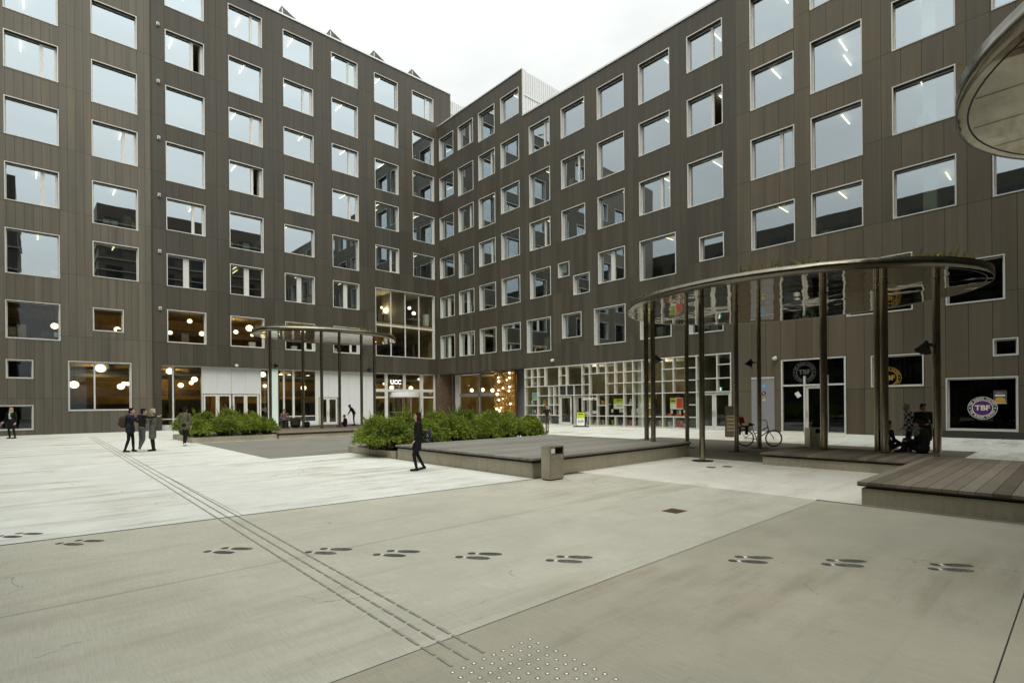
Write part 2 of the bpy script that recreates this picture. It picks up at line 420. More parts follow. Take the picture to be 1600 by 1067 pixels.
def window(fac, u0, u1, z0, z1, typ='F', d=0.0, gl='glass_office', split=None, depth=.35, rails=()):
    """trim and reveal (window) > pane, casement_frame"""
    t = .055; mb = MB()
    fac.box(mb, u0, u0 + t, d - .03, d + depth, z0, z1, 'white_metal'); fac.box(mb, u1 - t, u1, d - .03, d + depth, z0, z1, 'white_metal')
    fac.box(mb, u0 + t, u1 - t, d - .03, d + depth, z0, z0 + t, 'white_metal')
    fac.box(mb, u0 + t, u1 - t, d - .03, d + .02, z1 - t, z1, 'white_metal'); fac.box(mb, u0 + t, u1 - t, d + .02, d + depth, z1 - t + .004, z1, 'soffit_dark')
    a, b, c, e = u0 + t, u1 - t, z0 + t, z1 - t
    f0, f1 = d + depth - .07, d + depth - .005; s = .055
    for (x0, x1, y0, y1) in ((a, a + s, c, e), (b - s, b, c, e), (a + s, b - s, c, c + s), (a + s, b - s, e - s, e)):
        fac.box(mb, x0, x1, f0, f1, y0, y1, 'white_metal')
    w = mb.build('window', fac.root)
    ia, ib, ic, ie = a + s, b - s, c + s, e - s
    W = ib - ia; L = fac.sgn > 0
    def vu(v): return ia + v * W if L else ib - v * W       # v: 0 = image left
    spans = [(0, 1)]
    mu = MB(); posts = []
    if typ in ('R', 'O'): posts = [(.665, .745)]; spans = [(0, .665), (.745, .965)]; 
    if typ == 'C': posts = [(.42, .58)]; spans = [(0, .42), (.58, 1)]
    if split: posts = [(q - .05 / W * 1, q + .05 / W) for q in split]; spans = list(zip([0] + [p[1] for p in posts], [p[0] for p in posts] + [1]))
    for (p0, p1) in posts: fac.box(mu, vu(p0), vu(p1), f0 - .05, f1, ic, ie, 'white_metal')
    for zr in rails: fac.box(mu, ia, ib, f0 - .06, f1 + .003, zr - .09, zr + .09, 'white_metal')
    if typ in ('R', 'O'):
        fac.box(mu, vu(.965), vu(1), f0 - .03, f1, ic, ie, 'white_metal')
        if typ == 'R': fac.box(mu, vu(.745), vu(.965), f0 - .03, f1 + .002, ie - .07, ie, 'white_metal'); fac.box(mu, vu(.745), vu(.965), f0 - .03, f1 + .002, ic, ic + .07, 'white_metal')
        else:                                                # casement swung into the room
            u = vu(.97); fac.box(mu, u, u - .05 * fac.sgn, f1 + .01, f1 + .62, ic, ie, 'white_metal')
    if mu.f: mu.build('casement_frame', w)
    pb = MB()
    for i, (p0, p1) in enumerate(spans):
        if typ == 'O' and i == 1: continue
        q0, q1 = sorted((vu(p0), vu(p1)))
        for zz0, zz1 in zip([ic] + list(rails), list(rails) + [ie]): fac.quad(pb, q0, q1, d + depth - .04, zz0, zz1, gl, .004)
    pb.build('pane', w)
    return w

CX = {1: (-1.34, 1.53), 2: (3.39, 6.21), 3: (8.08, 10.87), 4: (12.72, 15.50), 5: (17.33, 20.12), 6: (21.93, 24.70), 7: (26.55, 29.33), 8: (31.10, 33.90)}
LW = {1: [(29.4,32.3,'F'),(25.35,27.95,'R'),(20.75,23.4,'F'),(16.23,18.87,'R'),(11.2,14.33,'F'),(6.72,9.36,'F')],
 2: [(29.8,32.4,'F'),(24.7,27.88,'F'),(20.66,23.36,'R'),(15.65,18.84,'F'),(11.68,14.33,'F')],
 3: [(34.25,36.8,'F'),(29.72,32.36,'O'),(24.7,27.85,'F'),(20.15,23.31,'F'),(16.17,18.79,'R'),(11.65,14.27,'C'),(7.1,9.76,'F')],
 4: [(34.1,36.8,'R'),(29.16,32.3,'F'),(25.13,27.8,'R'),(20.63,23.25,'O'),(15.64,18.78,'F'),(11.61,14.24,'C'),(7.09,9.75,'F')],
 5: [(34.1,36.73,'F'),(29.6,32.2,'R'),(25.13,27.72,'F'),(20.08,23.25,'F'),(16.08,18.7,'F'),(11.57,14.2,'C'),(7.08,9.7,'R')],
 6: [(34.06,36.66,'R'),(29.02,32.2,'F'),(25.03,27.68,'R'),(20.54,23.2,'R'),(15.53,18.7,'F'),(11.56,14.2,'C'),(7.08,9.7,'R')],
 7: [(33.5,36.57,'F'),(29.5,32.1,'F'),(24.45,27.63,'F'),(20.48,23.16,'F'),(16.0,18.63,'R')],
 8: [(33.9,36.52,'R'),(28.97,32.05,'F'),(24.9,27.65,'F'),(20.03,23.07,'F'),(16.02,18.6,'F')]}
lw = [(CX[c][0], CX[c][1], *q, 'glass_office', None, ()) for c in LW for q in LW[c]]
lw += [(-1.34, .06, 3.95, 5.27, 'F', 'glass_dark_film', None, ()), (-2.4, .05, .36, 2.11, 'F', 'glass_dark_film', None, ()), (3.37, 5.24, 7.62, 9.36, 'F', 'glass_shop', None, ()),
       (1.93, 5.69, 1.65, 5.31, 'F', 'glass_shop', (.40,), ()), (26.5, 33.85, 7.03, 14.15, 'F', 'glass_shop', (.255, .50, .745), (10.35,))]
BX = 7.05
wall(FL, [(BX, 36.3, 5.3, 37.95, 'board_left'), (BX, 7.67, 0, 5.3, 'board_left')], lw, 'wall')
wall(FL, [(-9, BX, 0, 38.0, 'board_left_block')], lw, 'wall', -.05)
mb = MB(); FL.box(mb, BX - .01, BX, -.05, .02, 0, 38.0, 'board_left_block'); mb.build('corner_trim', lroot)
for (u0, u1, z0, z1, ty, gl, sp_, rl) in lw:
    if z1 < 10 and z0 > 6 and gl == 'glass_office': gl = 'glass_shop'
    window(FL, u0, u1, z0, z1, ty, -.05 if u1 < BX else 0, gl, sp_, rails=rl)
mb = MB(); FL.box(mb, -9, 36.34, -.09, .5, 37.98, 38.12, 'coping_metal'); mb.build('roof_coping', lroot)
mb = MB()
for i in range(24): FL.box(mb, 36.32 + i * .3, 36.32 + i * .3 + .26, .42, .5, 33, 37.6 - .0, 'white_panel')
FL.box(mb, 36.3, 43.5, .5, .6, 33, 37.62, 'white_panel'); FL.box(mb, 36.3, 43.5, .36, .41, 36.0, 36.12, 'white_metal'); mb.build('roof_screen', lroot)

DX = {'D1': (47.05, 49.76), 'D2': (43.55, 46.2), 'D3': (40.05, 42.66), 'D4': (36.5, 39.15), 'D5': (32.5, 35.15), 'D6': (28.48, 31.14), 'D7': (24.5, 27.15), 'D8': (20.5, 23.15),
      'D9': (16.53, 19.14), 'E1': (12.06, 14.7), 'E2': (8.5, 11.15), 'E3': (4.48, 7.13), 'E4': (.48, 3.13)}
RW = {'D1': [(29.48,32.03,'F'),(25.0,27.52,'F'),(20.5,23.0,'F'),(16.1,18.45,'F'),(11.65,14.0,'C'),(7.07,9.63,'C')],
 'D2': [(29.45,32.0,'R'),(24.45,27.52,'F'),(20.53,23.15,'R'),(15.55,18.5,'F'),(11.58,14.1,'C'),(7.07,9.63,'C')],
 'D3': [(29.0,32.0,'F'),(25.0,27.6,'R'),(20.03,23.1,'F'),(16.08,18.6,'R'),(11.55,14.14,'F'),(7.07,9.65,'F')],
 'D4': [(29.53,32.05,'F'),(25.1,27.58,'F'),(20.6,23.16,'F'),(16.06,18.68,'F'),(11.56,14.18,'F'),(7.07,9.68,'F')],
 'D5': [(25.07,27.63,'R'),(20.1,23.18,'F'),(16.07,18.68,'R'),(11.61,14.2,'F')],
 'D6': [(25.02,27.65,'F'),(20.6,23.16,'R'),(16.1,18.72,'F')],
 'D7': [(25.07,27.7,'F'),(20.13,23.2,'F'),(16.1,18.72,'F'),(11.64,14.21,'C')],
 'D8': [(24.58,27.7,'F'),(20.66,23.18,'F'),(16.13,18.71,'R')],
 'D9': [(25.13,27.71,'R'),(20.61,23.23,'O'),(15.61,18.75,'F')],
 'E1': [(24.6,27.85,'F'),(20.62,23.24,'F'),(16.14,18.76,'R'),(11.62,14.23,'F')],
 'E2': [(25.15,27.75,'F'),(20.14,23.25,'F'),(15.62,18.73,'F'),(11.67,14.25,'F')],
 'E3': [(25.1,27.75,'F'),(20.69,23.34,'F'),(16.16,18.78,'F'),(11.67,14.28,'F')],
 'E4': [(20.68,23.3,'F'),(16.15,18.78,'F'),(11.68,14.28,'F')]}
rw = [(DX[c][0], DX[c][1], *q, 'glass_office', None, ()) for c in RW for q in RW[c]]
rw += [(32.54,35.62,6.63,9.7,'F','glass_office',None,()),(30.29,31.6,12.93,14.2,'F','glass_office',None,()),(28.06,29.84,11.15,12.83,'F','glass_office',None,()),(28.98,31.18,7.55,9.68,'F','glass_office',None,()),
       (24.5,27.62,6.67,9.67,'F','glass_office',None,()),(20.09,23.16,11.17,14.2,'F','glass_office',None,()),(20.5,23.17,6.69,9.7,'F','glass_office',None,()),(16.6,19.1,6.69,9.7,'F','glass_office',None,()),
       (16.52,18.29,11.65,13.33,'F','glass_office',None,()),(6.3,9.37,6.69,9.75,'F','glass_dark_film',None,()),(2.72,4.94,6.7,8.86,'F','glass_dark_film',None,()),
       (2.28,3.18,3.99,4.84,'F','glass_dark_film',None,()),(2.3,4.97,.36,3.01,'F','glass_dark_film',None,()),(5.86,8.2,2.64,4.37,'F','glass_dark_film',None,())]
SHOP = (16.1, 36.02, 0, 5.2); TBFD = (9.43, 12.95, 0, 4.46); PORCH = (36.02, 50.12, 0, 5.3); BOARD = (13.36, 14.78, 0, 3.46)
rh = rw + [SHOP, TBFD, PORCH, BOARD]
wall(FR, [(15.62, 36.0, 0, 29.02, 'board_right_far'), (36.0, 50.12, 5.3, 33.48, 'board_right_far'), (36.0, 36.02, 0, 5.3, 'board_right_far'), (-9, 15.62, 0, 29.02, 'board_right_near')], rh, 'wall')
for (u0, u1, z0, z1, ty, gl, sp_, rl) in rw: window(FR, u0, u1, z0, z1, ty, 0, gl, sp_)
mb = MB(); FR.box(mb, -9, 35.98, -.08, .5, 29.03, 29.16, 'coping_metal'); FR.box(mb, 36.0, 50.1, -.08, .5, 33.49, 33.6, 'coping_metal'); mb.build('roof_coping', rroot)
mb = MB()                                                   # corrugated end of the higher roof
mb.box((XR + .02, 35.98, 29.1), (XR + 9, 36.1, 33.45), 'white_panel')
for i in range(30): mb.box((XR + .15 + i * .3, 35.92, 29.1), (XR + .33 + i * .3, 35.98, 33.4), 'white_panel')
mb.box((XR - .04, 35.88, 29.1), (XR + .1, 36.0, 33.5), 'white_metal'); mb.box((XR + .1, 35.87, 31.05), (XR + 9, 35.92, 31.2), 'white_metal'); mb.build('roof_screen', rroot)
# roofs and the far sides that close the blocks
mb = MB(); mb.box((-9, YL + .5, 37.7), (36.3, YL + 14, 37.9), 'coping_metal'); mb.box((-9, YL + 13.8, 0), (36.3, YL + 14, 37.7), 'board_left'); mb.box((-9.2, YL, 0), (-9, YL + 14, 38), 'board_left'); mb.box((36.3, YL + .62, 33.6), (36.5, YL + 13.8, 37.9), 'board_left'); mb.build('roof', lroot)
mb = MB(); mb.box((XR + .5, -9, 28.8), (XR + 14, 35.9, 29.0), 'coping_metal'); mb.box((XR + .5, 36.15, 33.2), (XR + 14, 60, 33.4), 'coping_metal'); mb.box((XR + 13.8, -9, 0), (XR + 14, 60, 28.8), 'board_left'); mb.box((XR, -9.2, 0), (XR + 14, -9, 29), 'board_left'); mb.build('roof', rroot)

# rooms behind the glass: floors, ceilings, back walls, partitions
LEV = [(0, 5.32), (6.2, 10.15), (10.75, 14.65), (15.2, 19.15), (19.7, 23.65), (24.1, 28.2), (28.6, 32.7), (33.1, 37.2)]
def rooms(fac, a, b, d0, d1, parts, levels, name):
    mb = MB()
    for li in levels:
        z0, z1 = LEV[li]
        cm, wmat, fm = ('cafe_ceiling', 'cafe_wall', 'cafe_floor') if (li < 2 and fac is FL) else ('room_ceiling', 'room_wall', 'room_floor')
        mb.poly([fac.P(a, d0, z0), fac.P(b, d0, z0), fac.P(b, d1, z0), fac.P(a, d1, z0)], fm)
        mb.poly([fac.P(a, d0, z1), fac.P(b, d0, z1), fac.P(b, d1, z1), fac.P(a, d1, z1)], cm)
        fac.quad(mb, a, b, d1, z0, z1, wmat)
        for i, u in enumerate(parts):
            if li < 2 and 0 < i < len(parts) - 1: continue
            mb.poly([fac.P(u, d0, z0), fac.P(u, d1, z0), fac.P(u, d1, z1), fac.P(u, d0, z1)], wmat)
        fac.box(mb, a, b, d0, d0 + .12, z1, z1 + .52, wmat)
        rr_ = random.Random(li * 7 + (1 if fac is FL else 2))
        if li == 1 and fac is FL: fac.box(mb, a, b, 6.8, 7.0, 8.5, 9.0, 'wood_dark'); fac.box(mb, a, b, 8.7, 8.9, 6.3, 7.6, 'dark_room')
        for q_ in range(16):
            u_ = rr_.uniform(a + 1, b - 1); fac.box(mb, u_ - .7, u_ + .7, .9, 1.6, z0 + .71, z0 + .75, 'room_ceiling'); fac.box(mb, u_ - .25, u_ + .25, 1.1, 1.15, z0 + .9, z0 + 1.25, rr_.choice(['black_plastic', 'white_panel'])); fac.box(mb, u_ - .06, u_ + .06, 1.1, 1.14, z0 + .75, z0 + .9, 'black_plastic'); fac.box(mb, u_ + 1.0, u_ + 1.5, .6, 1.0, z0 + .01, z0 + rr_.uniform(.8, 1.9), rr_.choice(['room_ceiling', 'wood_dark', 'room_floor']))
    return mb.build(name, fac.root)
rooms(FL, -8.9, 34.36, .4, 9, [-8.9, 2.45, 7.1, 11.8, 16.4, 21.0, 25.6, 30.2, 34.36], [1, 2, 3, 4, 5, 6, 7], 'rooms')
rooms(FR, -8.9, 50.0, .4, 8, [-8.9, 3.8, 7.8, 11.6, 15.6, 19.8, 23.8, 27.8, 31.8, 35.9, 39.6, 43.1, 46.6, 50.0], [1, 2, 3, 4, 5], 'rooms')
rooms(FR, 36.2, 50.0, .4, 8, [36.2, 39.6, 43.1, 46.6, 50.0], [6], 'rooms')
mb = MB(); mb.box((-8.9, YL + .7, 5.32), (XR - .3, YL + 10, 5.4), 'cafe_ceiling'); mb.box((-8.9, YL + .7, -.06), (XR - .3, YL + 10, .012), 'cafe_floor'); mb.box((-8.9, YL + 9.9, .02), (XR - .3, YL + 10, 5.3), 'cafe_wall')
mb.box((7.1, YL + .4, 0), (7.2, YL + 5, 5.3), 'cafe_wall'); mb.box((XR - .35, YL + .7, .013), (XR - .3, YL + 9.9, 5.3), 'cafe_wall'); mb.box((12.9, YL + 4, .02), (13.0, YL + 9.8, 5.3), 'cafe_wall'); mb.box((25.6, YL + 1, .02), (25.7, YL + 9.8, 5.3), 'cafe_wall')
rl_ = random.Random(4)
mb.box((-8.8, YL + 7.4, 2.9), (XR - .4, YL + 7.6, 3.5), 'wood_dark'); mb.box((-8.8, YL + 9.6, .02), (XR - .4, YL + 9.85, 2.2), 'dark_room'); mb.tube([(-8.8, YL + 3.2, 4.75), (XR - .4, YL + 3.2, 4.75)], .16, 'lamp_grey', 10); mb.tube([(-8.8, YL + 6.1, 4.6), (XR - .4, YL + 6.1, 4.6)], .22, 'room_floor', 10)
for x in (1.2, 9.0, 11.5, 18.0, 24.4, 31.4): mb.box((x, YL + 5.0, .02), (x + .45, YL + 5.45, 5.3), 'room_wall')
for i in range(26):                                        # tables, stools and shelves of the lobby
    x, y = rl_.uniform(-1, 33), YL + rl_.uniform(1.6, 5.5); mb.box((x - .4, y - .4, .72), (x + .4, y + .4, .76), 'wood_dark'); mb.box((x - .04, y - .04, .012), (x + .04, y + .04, .72), 'black_metal'); mb.box((x + .55, y - .2, .012), (x + .95, y + .2, .46), 'room_floor'); mb.box((x + .9, y - .2, .46), (x + .95, y + .2, .9), 'wood_dark')
for i in range(30): x = rl_.uniform(-2, 33); mb.box((x, YL + 9.5, .9 + rl_.choice((0, .45, .9))), (x + rl_.uniform(.15, .6), YL + 9.6, 1.25 + rl_.choice((0, .45, .9))), rl_.choice(['cafe_ceiling', 'white_panel', 'room_wall', 'wood_dark', 'teal_white']))
for i in range(14): mb.box((-8 + i * 3.1, YL + .8, 4.9), (-7.7 + i * 3.1, YL + 9.8, 5.3), 'wood_dark')
for x in (9.3, 19.2, 28.9): mb.box((x, YL + 6, .02), (x + 2.4, YL + 6.9, 1.1), 'wood_dark'); mb.box((x - .4, YL + 9.5, 1.4), (x + 3, YL + 9.85, 2.6), 'dark_room')
mb.box((-8.9, YL + .36, 0), (-8.8, YL + 10, 5.3), 'dark_room'); mb.box((-3, YL + 1.2, 0), (.6, YL + 1.3, 5.3), 'dark_room')
mb.build('lobby_interior', lroot)
mb = MB(); mb.box((XR + 6.9, 15.8, .02), (XR + 7, 36, 5.3), 'shop_wall'); mb.box((XR + .5, 15.8, 5.25), (XR + 7, 36, 5.35), 'room_ceiling'); mb.box((XR + .05, 15.8, -.06), (XR + 7, 36, .012), 'room_floor')
mb.box((XR + .5, 15.7, 0), (XR + 7, 15.8, 5.3), 'shop_wall'); mb.box((XR + .5, 36.03, 0), (XR + 7, 36.13, 5.3), 'shop_wall')
mb.box((XR + .4, 18.55, .02), (XR + 6, 18.65, 5.2), 'shop_wall')
for i in range(9): mb.box((XR + 3.2, 20 + i * 1.7, .02), (XR + 6.6, 20.4 + i * 1.7, 2.2 + .3 * (i % 3)), 'wood_dark')
mb.build('shop_interior', rroot)
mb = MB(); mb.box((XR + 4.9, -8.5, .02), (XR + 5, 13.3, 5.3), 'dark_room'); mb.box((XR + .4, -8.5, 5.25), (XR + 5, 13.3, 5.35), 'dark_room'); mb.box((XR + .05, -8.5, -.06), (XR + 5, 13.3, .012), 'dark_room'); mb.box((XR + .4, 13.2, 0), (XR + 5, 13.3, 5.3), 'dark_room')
mb.box((XR + 1.2, 9.5, .012), (XR + 1.9, 10.8, .76), 'wood_dark'); mb.box((XR + 3.0, 10.9, .012), (XR + 3.6, 12.8, 1.1), 'wood_dark'); mb.box((XR + .9, 2.45, .012), (XR + 1.5, 4.8, .78), 'wood_dark'); mb.build('restaurant_interior', rroot)
# pale column standing just inside the windows nearest the right edge
mb = MB(); mb.box((XR + .75, 5.38, 6.3), (XR + 1.3, 5.95, 28.0), 'teal_white'); mb.build('column', rroot)

# street level of the left wing
mb = MB(); D = .55
for (a, b) in ((8.47, 8.58), (10.58, 10.66), (15.2, 15.32), (15.92, 16.1), (17.26, 17.41), (18.12, 18.3), (20.29, 20.6), (26.38, 26.52), (33.95, 34.16), (7.67, 7.74)): FL.box(mb, a, b, D - .09, D + .05, 0, 5.25, 'white_metal')
FL.box(mb, 7.67, 34.16, D - .1, D + .06, 5.2, 5.3, 'white_metal')
for (a, b) in ((7.74, 8.47), (8.58, 10.58), (17.41, 18.12), (18.3, 20.29)): FL.box(mb, a, b, D - .08, D + .05, .86, .94, 'white_metal'); FL.box(mb, a, b, D - .1, D + .04, 0, .42, 'white_panel')
fr = mb.build('lobby_glazing', lroot)
for (a, b) in ((7.74, 8.47), (8.58, 10.58), (15.32, 15.92), (16.9, 17.26), (17.41, 18.12), (18.3, 20.29)):
    mb = MB(); FL.quad(mb, a, b, D, .42, 5.2, 'glass_shop', .003); mb.build('pane', fr)
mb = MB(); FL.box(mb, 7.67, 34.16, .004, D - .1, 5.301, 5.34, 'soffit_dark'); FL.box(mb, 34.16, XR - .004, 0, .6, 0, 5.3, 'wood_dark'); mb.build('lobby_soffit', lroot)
mb = MB(); FL.box(mb, 16.1, 16.72, .2, .62, 0, 5.28, 'teal_white'); mb.build('column', lroot)
def panes(fac, lst, d, mat, parent, jit=.003):
    for (a, b, z0, z1) in lst:
        m = MB(); fac.quad(m, a, b, d, z0, z1, mat, jit); m.build('pane', parent)
def panel(a, b, z0, z1): 
    m = MB(); FL.box(m, a, b, D - .06, D + .05, z0, z1, 'white_panel'); FL.box(m, (a + b) / 2 - .006, (a + b) / 2 + .006, D - .064, D - .06, z0, z1, 'lamp_grey'); m.build('cladding_panel', lroot)
for (a, b, z0) in ((10.66, 12.86, 2.98), (12.88, 15.2, 2.98), (20.6, 22.6, 2.7), (22.6, 24.85, 0), (24.85, 26.38, 0)): panel(a, b, z0, 5.19)
def door(fac, a, b, z1, d, gl='glass_shop', fm='white_metal', side=1, w=.14):
    m = MB(); fac.box(m, a, a + w, d - .05, d + .05, .02, z1, fm); fac.box(m, b - w, b, d - .05, d + .05, .02, z1, fm); fac.box(m, a + w, b - w, d - .05, d + .05, z1 - w, z1, fm); fac.box(m, a + w, b - w, d - .05, d + .05, .02, .26, fm)
    o = m.build('door', fac.root); m = MB(); fac.quad(m, a + w, b - w, d, .26, z1 - w, gl, .003); m.build('pane', o)
    m = MB(); u = a + w / 2 if side < 0 else b - w / 2; P0, P1 = fac.P(u, d - .1, .9), fac.P(u, d - .1, 1.3); m.tube([P0, P1], .018, 'brushed_steel', 8)
    for z in (.92, 1.28): m.tube([fac.P(u, d - .1, z), fac.P(u, d - .045, z)], .012, 'brushed_steel', 6)
    m.build('handle', o); return o
for (a, b, s) in ((10.72, 11.79, 1), (11.8, 12.86, -1), (12.98, 14.03, 1), (14.04, 15.14, -1), (20.7, 21.55, 1), (21.56, 22.5, -1)): door(FL, a, b, 2.92 if a < 20 else 2.64, D, side=s)
mb = MB()
for (a, b) in ((27.76, 28.1), (29.99, 30.31), (32.13, 32.53)): FL.box(mb, a, b, D - .1, D + .06, 3.6 if 29 < a < 31 else 0, 5.2, 'white_metal')
FL.box(mb, 26.52, 33.95, D - .12, D + .07, 3.3, 3.6, 'white_metal')
for (a, b) in ((26.52, 27.76), (32.53, 33.95)): FL.box(mb, a, b, D - .08, D + .05, 2.62, 2.8, 'white_metal'); FL.box(mb, a, b, D - .08, D + .05, 0, .1, 'white_metal')
en = mb.build('entrance_frame', lroot)
panes(FL, [(26.52, 27.76, .1, 3.3), (32.53, 33.95, .1, 3.3), (26.52, 27.76, 3.6, 5.2), (28.1, 29.99, 3.6, 5.2), (30.31, 32.13, 3.6, 5.2), (32.53, 33.95, 3.6, 5.2)], D, 'glass_shop', en)
mb = MB(); mb.lathe([(1.78, 2.72), (1.8, 2.74), (1.8, 3.22), (1.78, 3.26), (0, 3.27)], 'white_panel', (30.3, YL + D + .4, 0), 40); rd = mb.build('revolving_door', lroot, auto=40)
mb = MB(); mb.lathe([(1.72, .03), (1.72, 2.72)], 'glass_shop', (30.3, YL + D + .4, 0), 40); mb.f = mb.f[:-2]; mb.m = mb.m[:-2]; mb.build('pane', rd)
mb = MB()
for k in range(3):
    t = k * 2.094 + .5; c, s = math.cos(t), math.sin(t)
    for rr in (.1, 1.6): mb.tube([(30.3 + c * rr, YL + D + .4 + s * rr, .05), (30.3 + c * rr, YL + D + .4 + s * rr, 2.7)], .04, 'white_metal', 6)
    for z in (.1, 1.1, 2.65): mb.tube([(30.3 + c * .1, YL + D + .4 + s * .1, z), (30.3 + c * 1.6, YL + D + .4 + s * 1.6, z)], .03, 'white_metal', 6)
mb.build('door_wing', rd)

# bookshop window grid: mullions and rails as in the photograph, each (u, z0, z1) / (u0, u1, z)
mb = MB(); SD0, SD1 = -.02, .34
Z1, Z2, Z3, Z4 = .84, 2.6, 3.47, 4.34
for (u, z0, z1) in ((35.98, 0, 5.2), (35.1, Z3, 5.2), (34.3, 0, 5.2), (33.38, Z3, 5.2), (32.9, 0, Z3), (32.3, Z1, Z3), (31.63, 0, 5.2), (30.78, Z2, 5.2), (29.9, 0, Z3), (29.0, 0, 5.2), (28.2, Z1, 5.2), (28.2, 0, Z1), (27.4, 0, 2.6), (27.4, Z4, 5.2), (26.5, 0, 5.2),
    (25.6, Z2, 5.2), (25.6, 0, Z1), (24.75, 0, 5.2), (23.9, 0, 5.2), (23.05, 0, 5.2), (22.2, 0, 5.2), (21.3, 0, 5.2), (20.4, Z2, 5.2), (20.4, 0, Z1), (19.45, 0, 5.2), (18.6, 0, 5.2), (17.1, Z2, 5.2), (16.14, 0, 5.2)):
    FR.box(mb, u - .036, u + .036, SD0, SD1, z0, z1, 'white_metal')
for (u0, u1, z) in ((33.42, 35.94, Z4), (29.05, 35.94, Z3), (29.05, 34.26, Z2), (30.82, 31.58, Z4), (18.65, 28.95, Z2), (26.5, 28.95, Z4), (28.24, 28.95, Z3), (18.65, 26.45, Z3), (23.1, 26.45, Z4), (18.65, 21.26, Z4), (18.65, 28.95, Z1), (31.67, 35.94, Z1), (33.42, 35.94, 1.72), (31.67, 32.86, 1.75), (26.54, 27.36, 1.7), (23.94, 24.71, 1.72), (18.65, 19.4, 1.72), (16.18, 18.56, Z3 + .05), (16.18, 17.05, Z4 + .1), (16.18, 18.56, Z2), (16.14, 36.0, .05), (16.14, 36.0, 5.15)):
    FR.box(mb, u0, u1, SD0 - .004, SD1 - .004, z - .034, z + .034, 'white_metal')
sg = mb.build('shop_window', rroot)
panes(FR, [(31.63, 35.95, .06, 5.15), (18.6, 29.0, .06, 5.15), (29.0, 31.63, Z3, 5.15), (16.18, 18.6, Z2, 5.15)], .16, 'glass_shop', sg, 0)
for (a, b, z0, z1) in ((30.83, 31.57, Z2 + .06, Z3 - .06), (29.95, 30.73, Z2 + .06, Z3 - .06), (29.05, 29.85, Z2 + .06, Z3 - .06), (18.66, 19.38, .1, 5.1)):
    mb = MB(); FR.box(mb, a, b, .1 if a > 20 else .2, .14 if a > 20 else .24, z0, z1, 'dark_room'); mb.build('spandrel_panel', sg)
door(FR, 30.3, 31.6, 2.52, .16, side=-1)
dd = door(FR, 29.05, 30.28, 2.52, .9, 'glass_dark_film', side=1)
door(FR, 16.22, 17.36, 2.52, .16, 'glass_shop', side=1); door(FR, 17.38, 18.54, 2.52, .16, 'glass_shop', side=-1)
mb = MB(); FR.box(mb, 23.2, 23.75, .45, 1.0, .02, 5.2, 'white_panel'); mb.build('column', rroot)
# restaurant doorway
mb = MB()
for (u, z0, z1) in ((12.91, 0, 4.46), (9.47, 0, 4.46), (11.62, 0, 3.42), (10.4, 0, 3.42)): FR.box(mb, u - .045, u + .045, -.02, .25, z0, z1, 'white_metal')
FR.box(mb, 9.5, 12.88, -.02, .25, 4.39, 4.46, 'white_metal'); FR.box(mb, 9.5, 12.88, -.024, .24, 2.82, 2.92, 'white_metal'); FR.box(mb, 11.66, 12.87, -.02, .24, 0, .08, 'white_metal'); FR.box(mb, 9.51, 10.36, -.02, .24, 0, .08, 'white_metal')
rg = mb.build('doorway_frame', rroot)
panes(FR, [(9.5, 12.88, 2.92, 4.39), (11.66, 12.87, .08, 2.82), (9.51, 10.36, .08, 2.82)], .12, 'glass_dark_film', rg, 0)
door(FR, 10.45, 11.57, 2.8, .12, 'glass_dark_film', side=1)
# flush service door of grey sheet
mb = MB(); FR.box(mb, 13.36, 14.78, .0, .06, 0, 3.34, 'grey_panel'); FR.box(mb, 13.36, 14.78, -.03, .06, 3.34, 3.46, 'coping_metal'); FR.box(mb, 14.06, 14.075, -.004, 0, .02, 3.3, 'joint_dark'); sdoor = mb.build('service_door', rroot)
mb = MB()
for (zc, m_) in ((2.9, 'sticker_blue'), (2.42, 'black_plastic'), (2.02, 'sticker_yellow')):
    if m_ not in MATS: simple(m_, (.10, .40, .62) if 'blue' in m_ else (.75, .50, .08), .5, 0, .03)
    pts = [FR.P(14.0 + .13 * math.cos(t), -.006, zc + (.13 if m_ == 'black_plastic' else .12) * math.sin(t)) for t in [2 * math.pi * k / 20 for k in range(20)]] if m_ != 'sticker_yellow' else [FR.P(14.0 + .15 * math.cos(t), -.006, zc + .13 * math.sin(t)) for t in (math.pi / 2, math.pi * 7 / 6, math.pi * 11 / 6)]
    mb.poly(pts, m_)
mb.poly([FR.P(13.94, -.009, 2.36), FR.P(13.97, -.009, 2.34), FR.P(14.07, -.009, 2.48), FR.P(14.04, -.009, 2.5)], 'white_paint'); mb.build('warning_sticker', sdoor)
# recessed porch at the corner
mb = MB(); X2 = 36.25
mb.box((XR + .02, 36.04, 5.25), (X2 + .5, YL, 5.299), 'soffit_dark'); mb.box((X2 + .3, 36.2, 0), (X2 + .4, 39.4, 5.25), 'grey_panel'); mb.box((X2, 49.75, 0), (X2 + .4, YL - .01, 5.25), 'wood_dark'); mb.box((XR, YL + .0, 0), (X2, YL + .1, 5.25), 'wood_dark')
mb.box((X2 + 4, 39.4, .01), (X2 + 4.1, 49.75, 5.2), 'cafe_wall'); mb.box((X2 + .4, 39.4, 5.1), (X2 + 4, 49.75, 5.2), 'cafe_ceiling'); mb.box((X2 + .4, 39.3, 0), (X2 + 4, 39.39, 5.2), 'cafe_wall'); mb.box((X2 + .4, 49.76, 0), (X2 + 4.1, 49.86, 5.2), 'cafe_wall'); mb.box((X2 + .4, 39.4, -.01), (X2 + 4, 49.75, .005), 'cafe_floor')
po = mb.build('porch', rroot)
mb = MB()
for (y0, y1) in ((48.75, 49.6), (45.0, 45.2), (42.0, 42.2), (39.4, 39.6)): mb.box((X2, y0, 0), (X2 + .2, y1, 5.25), 'white_panel' if y0 > 48 else 'lamp_grey')
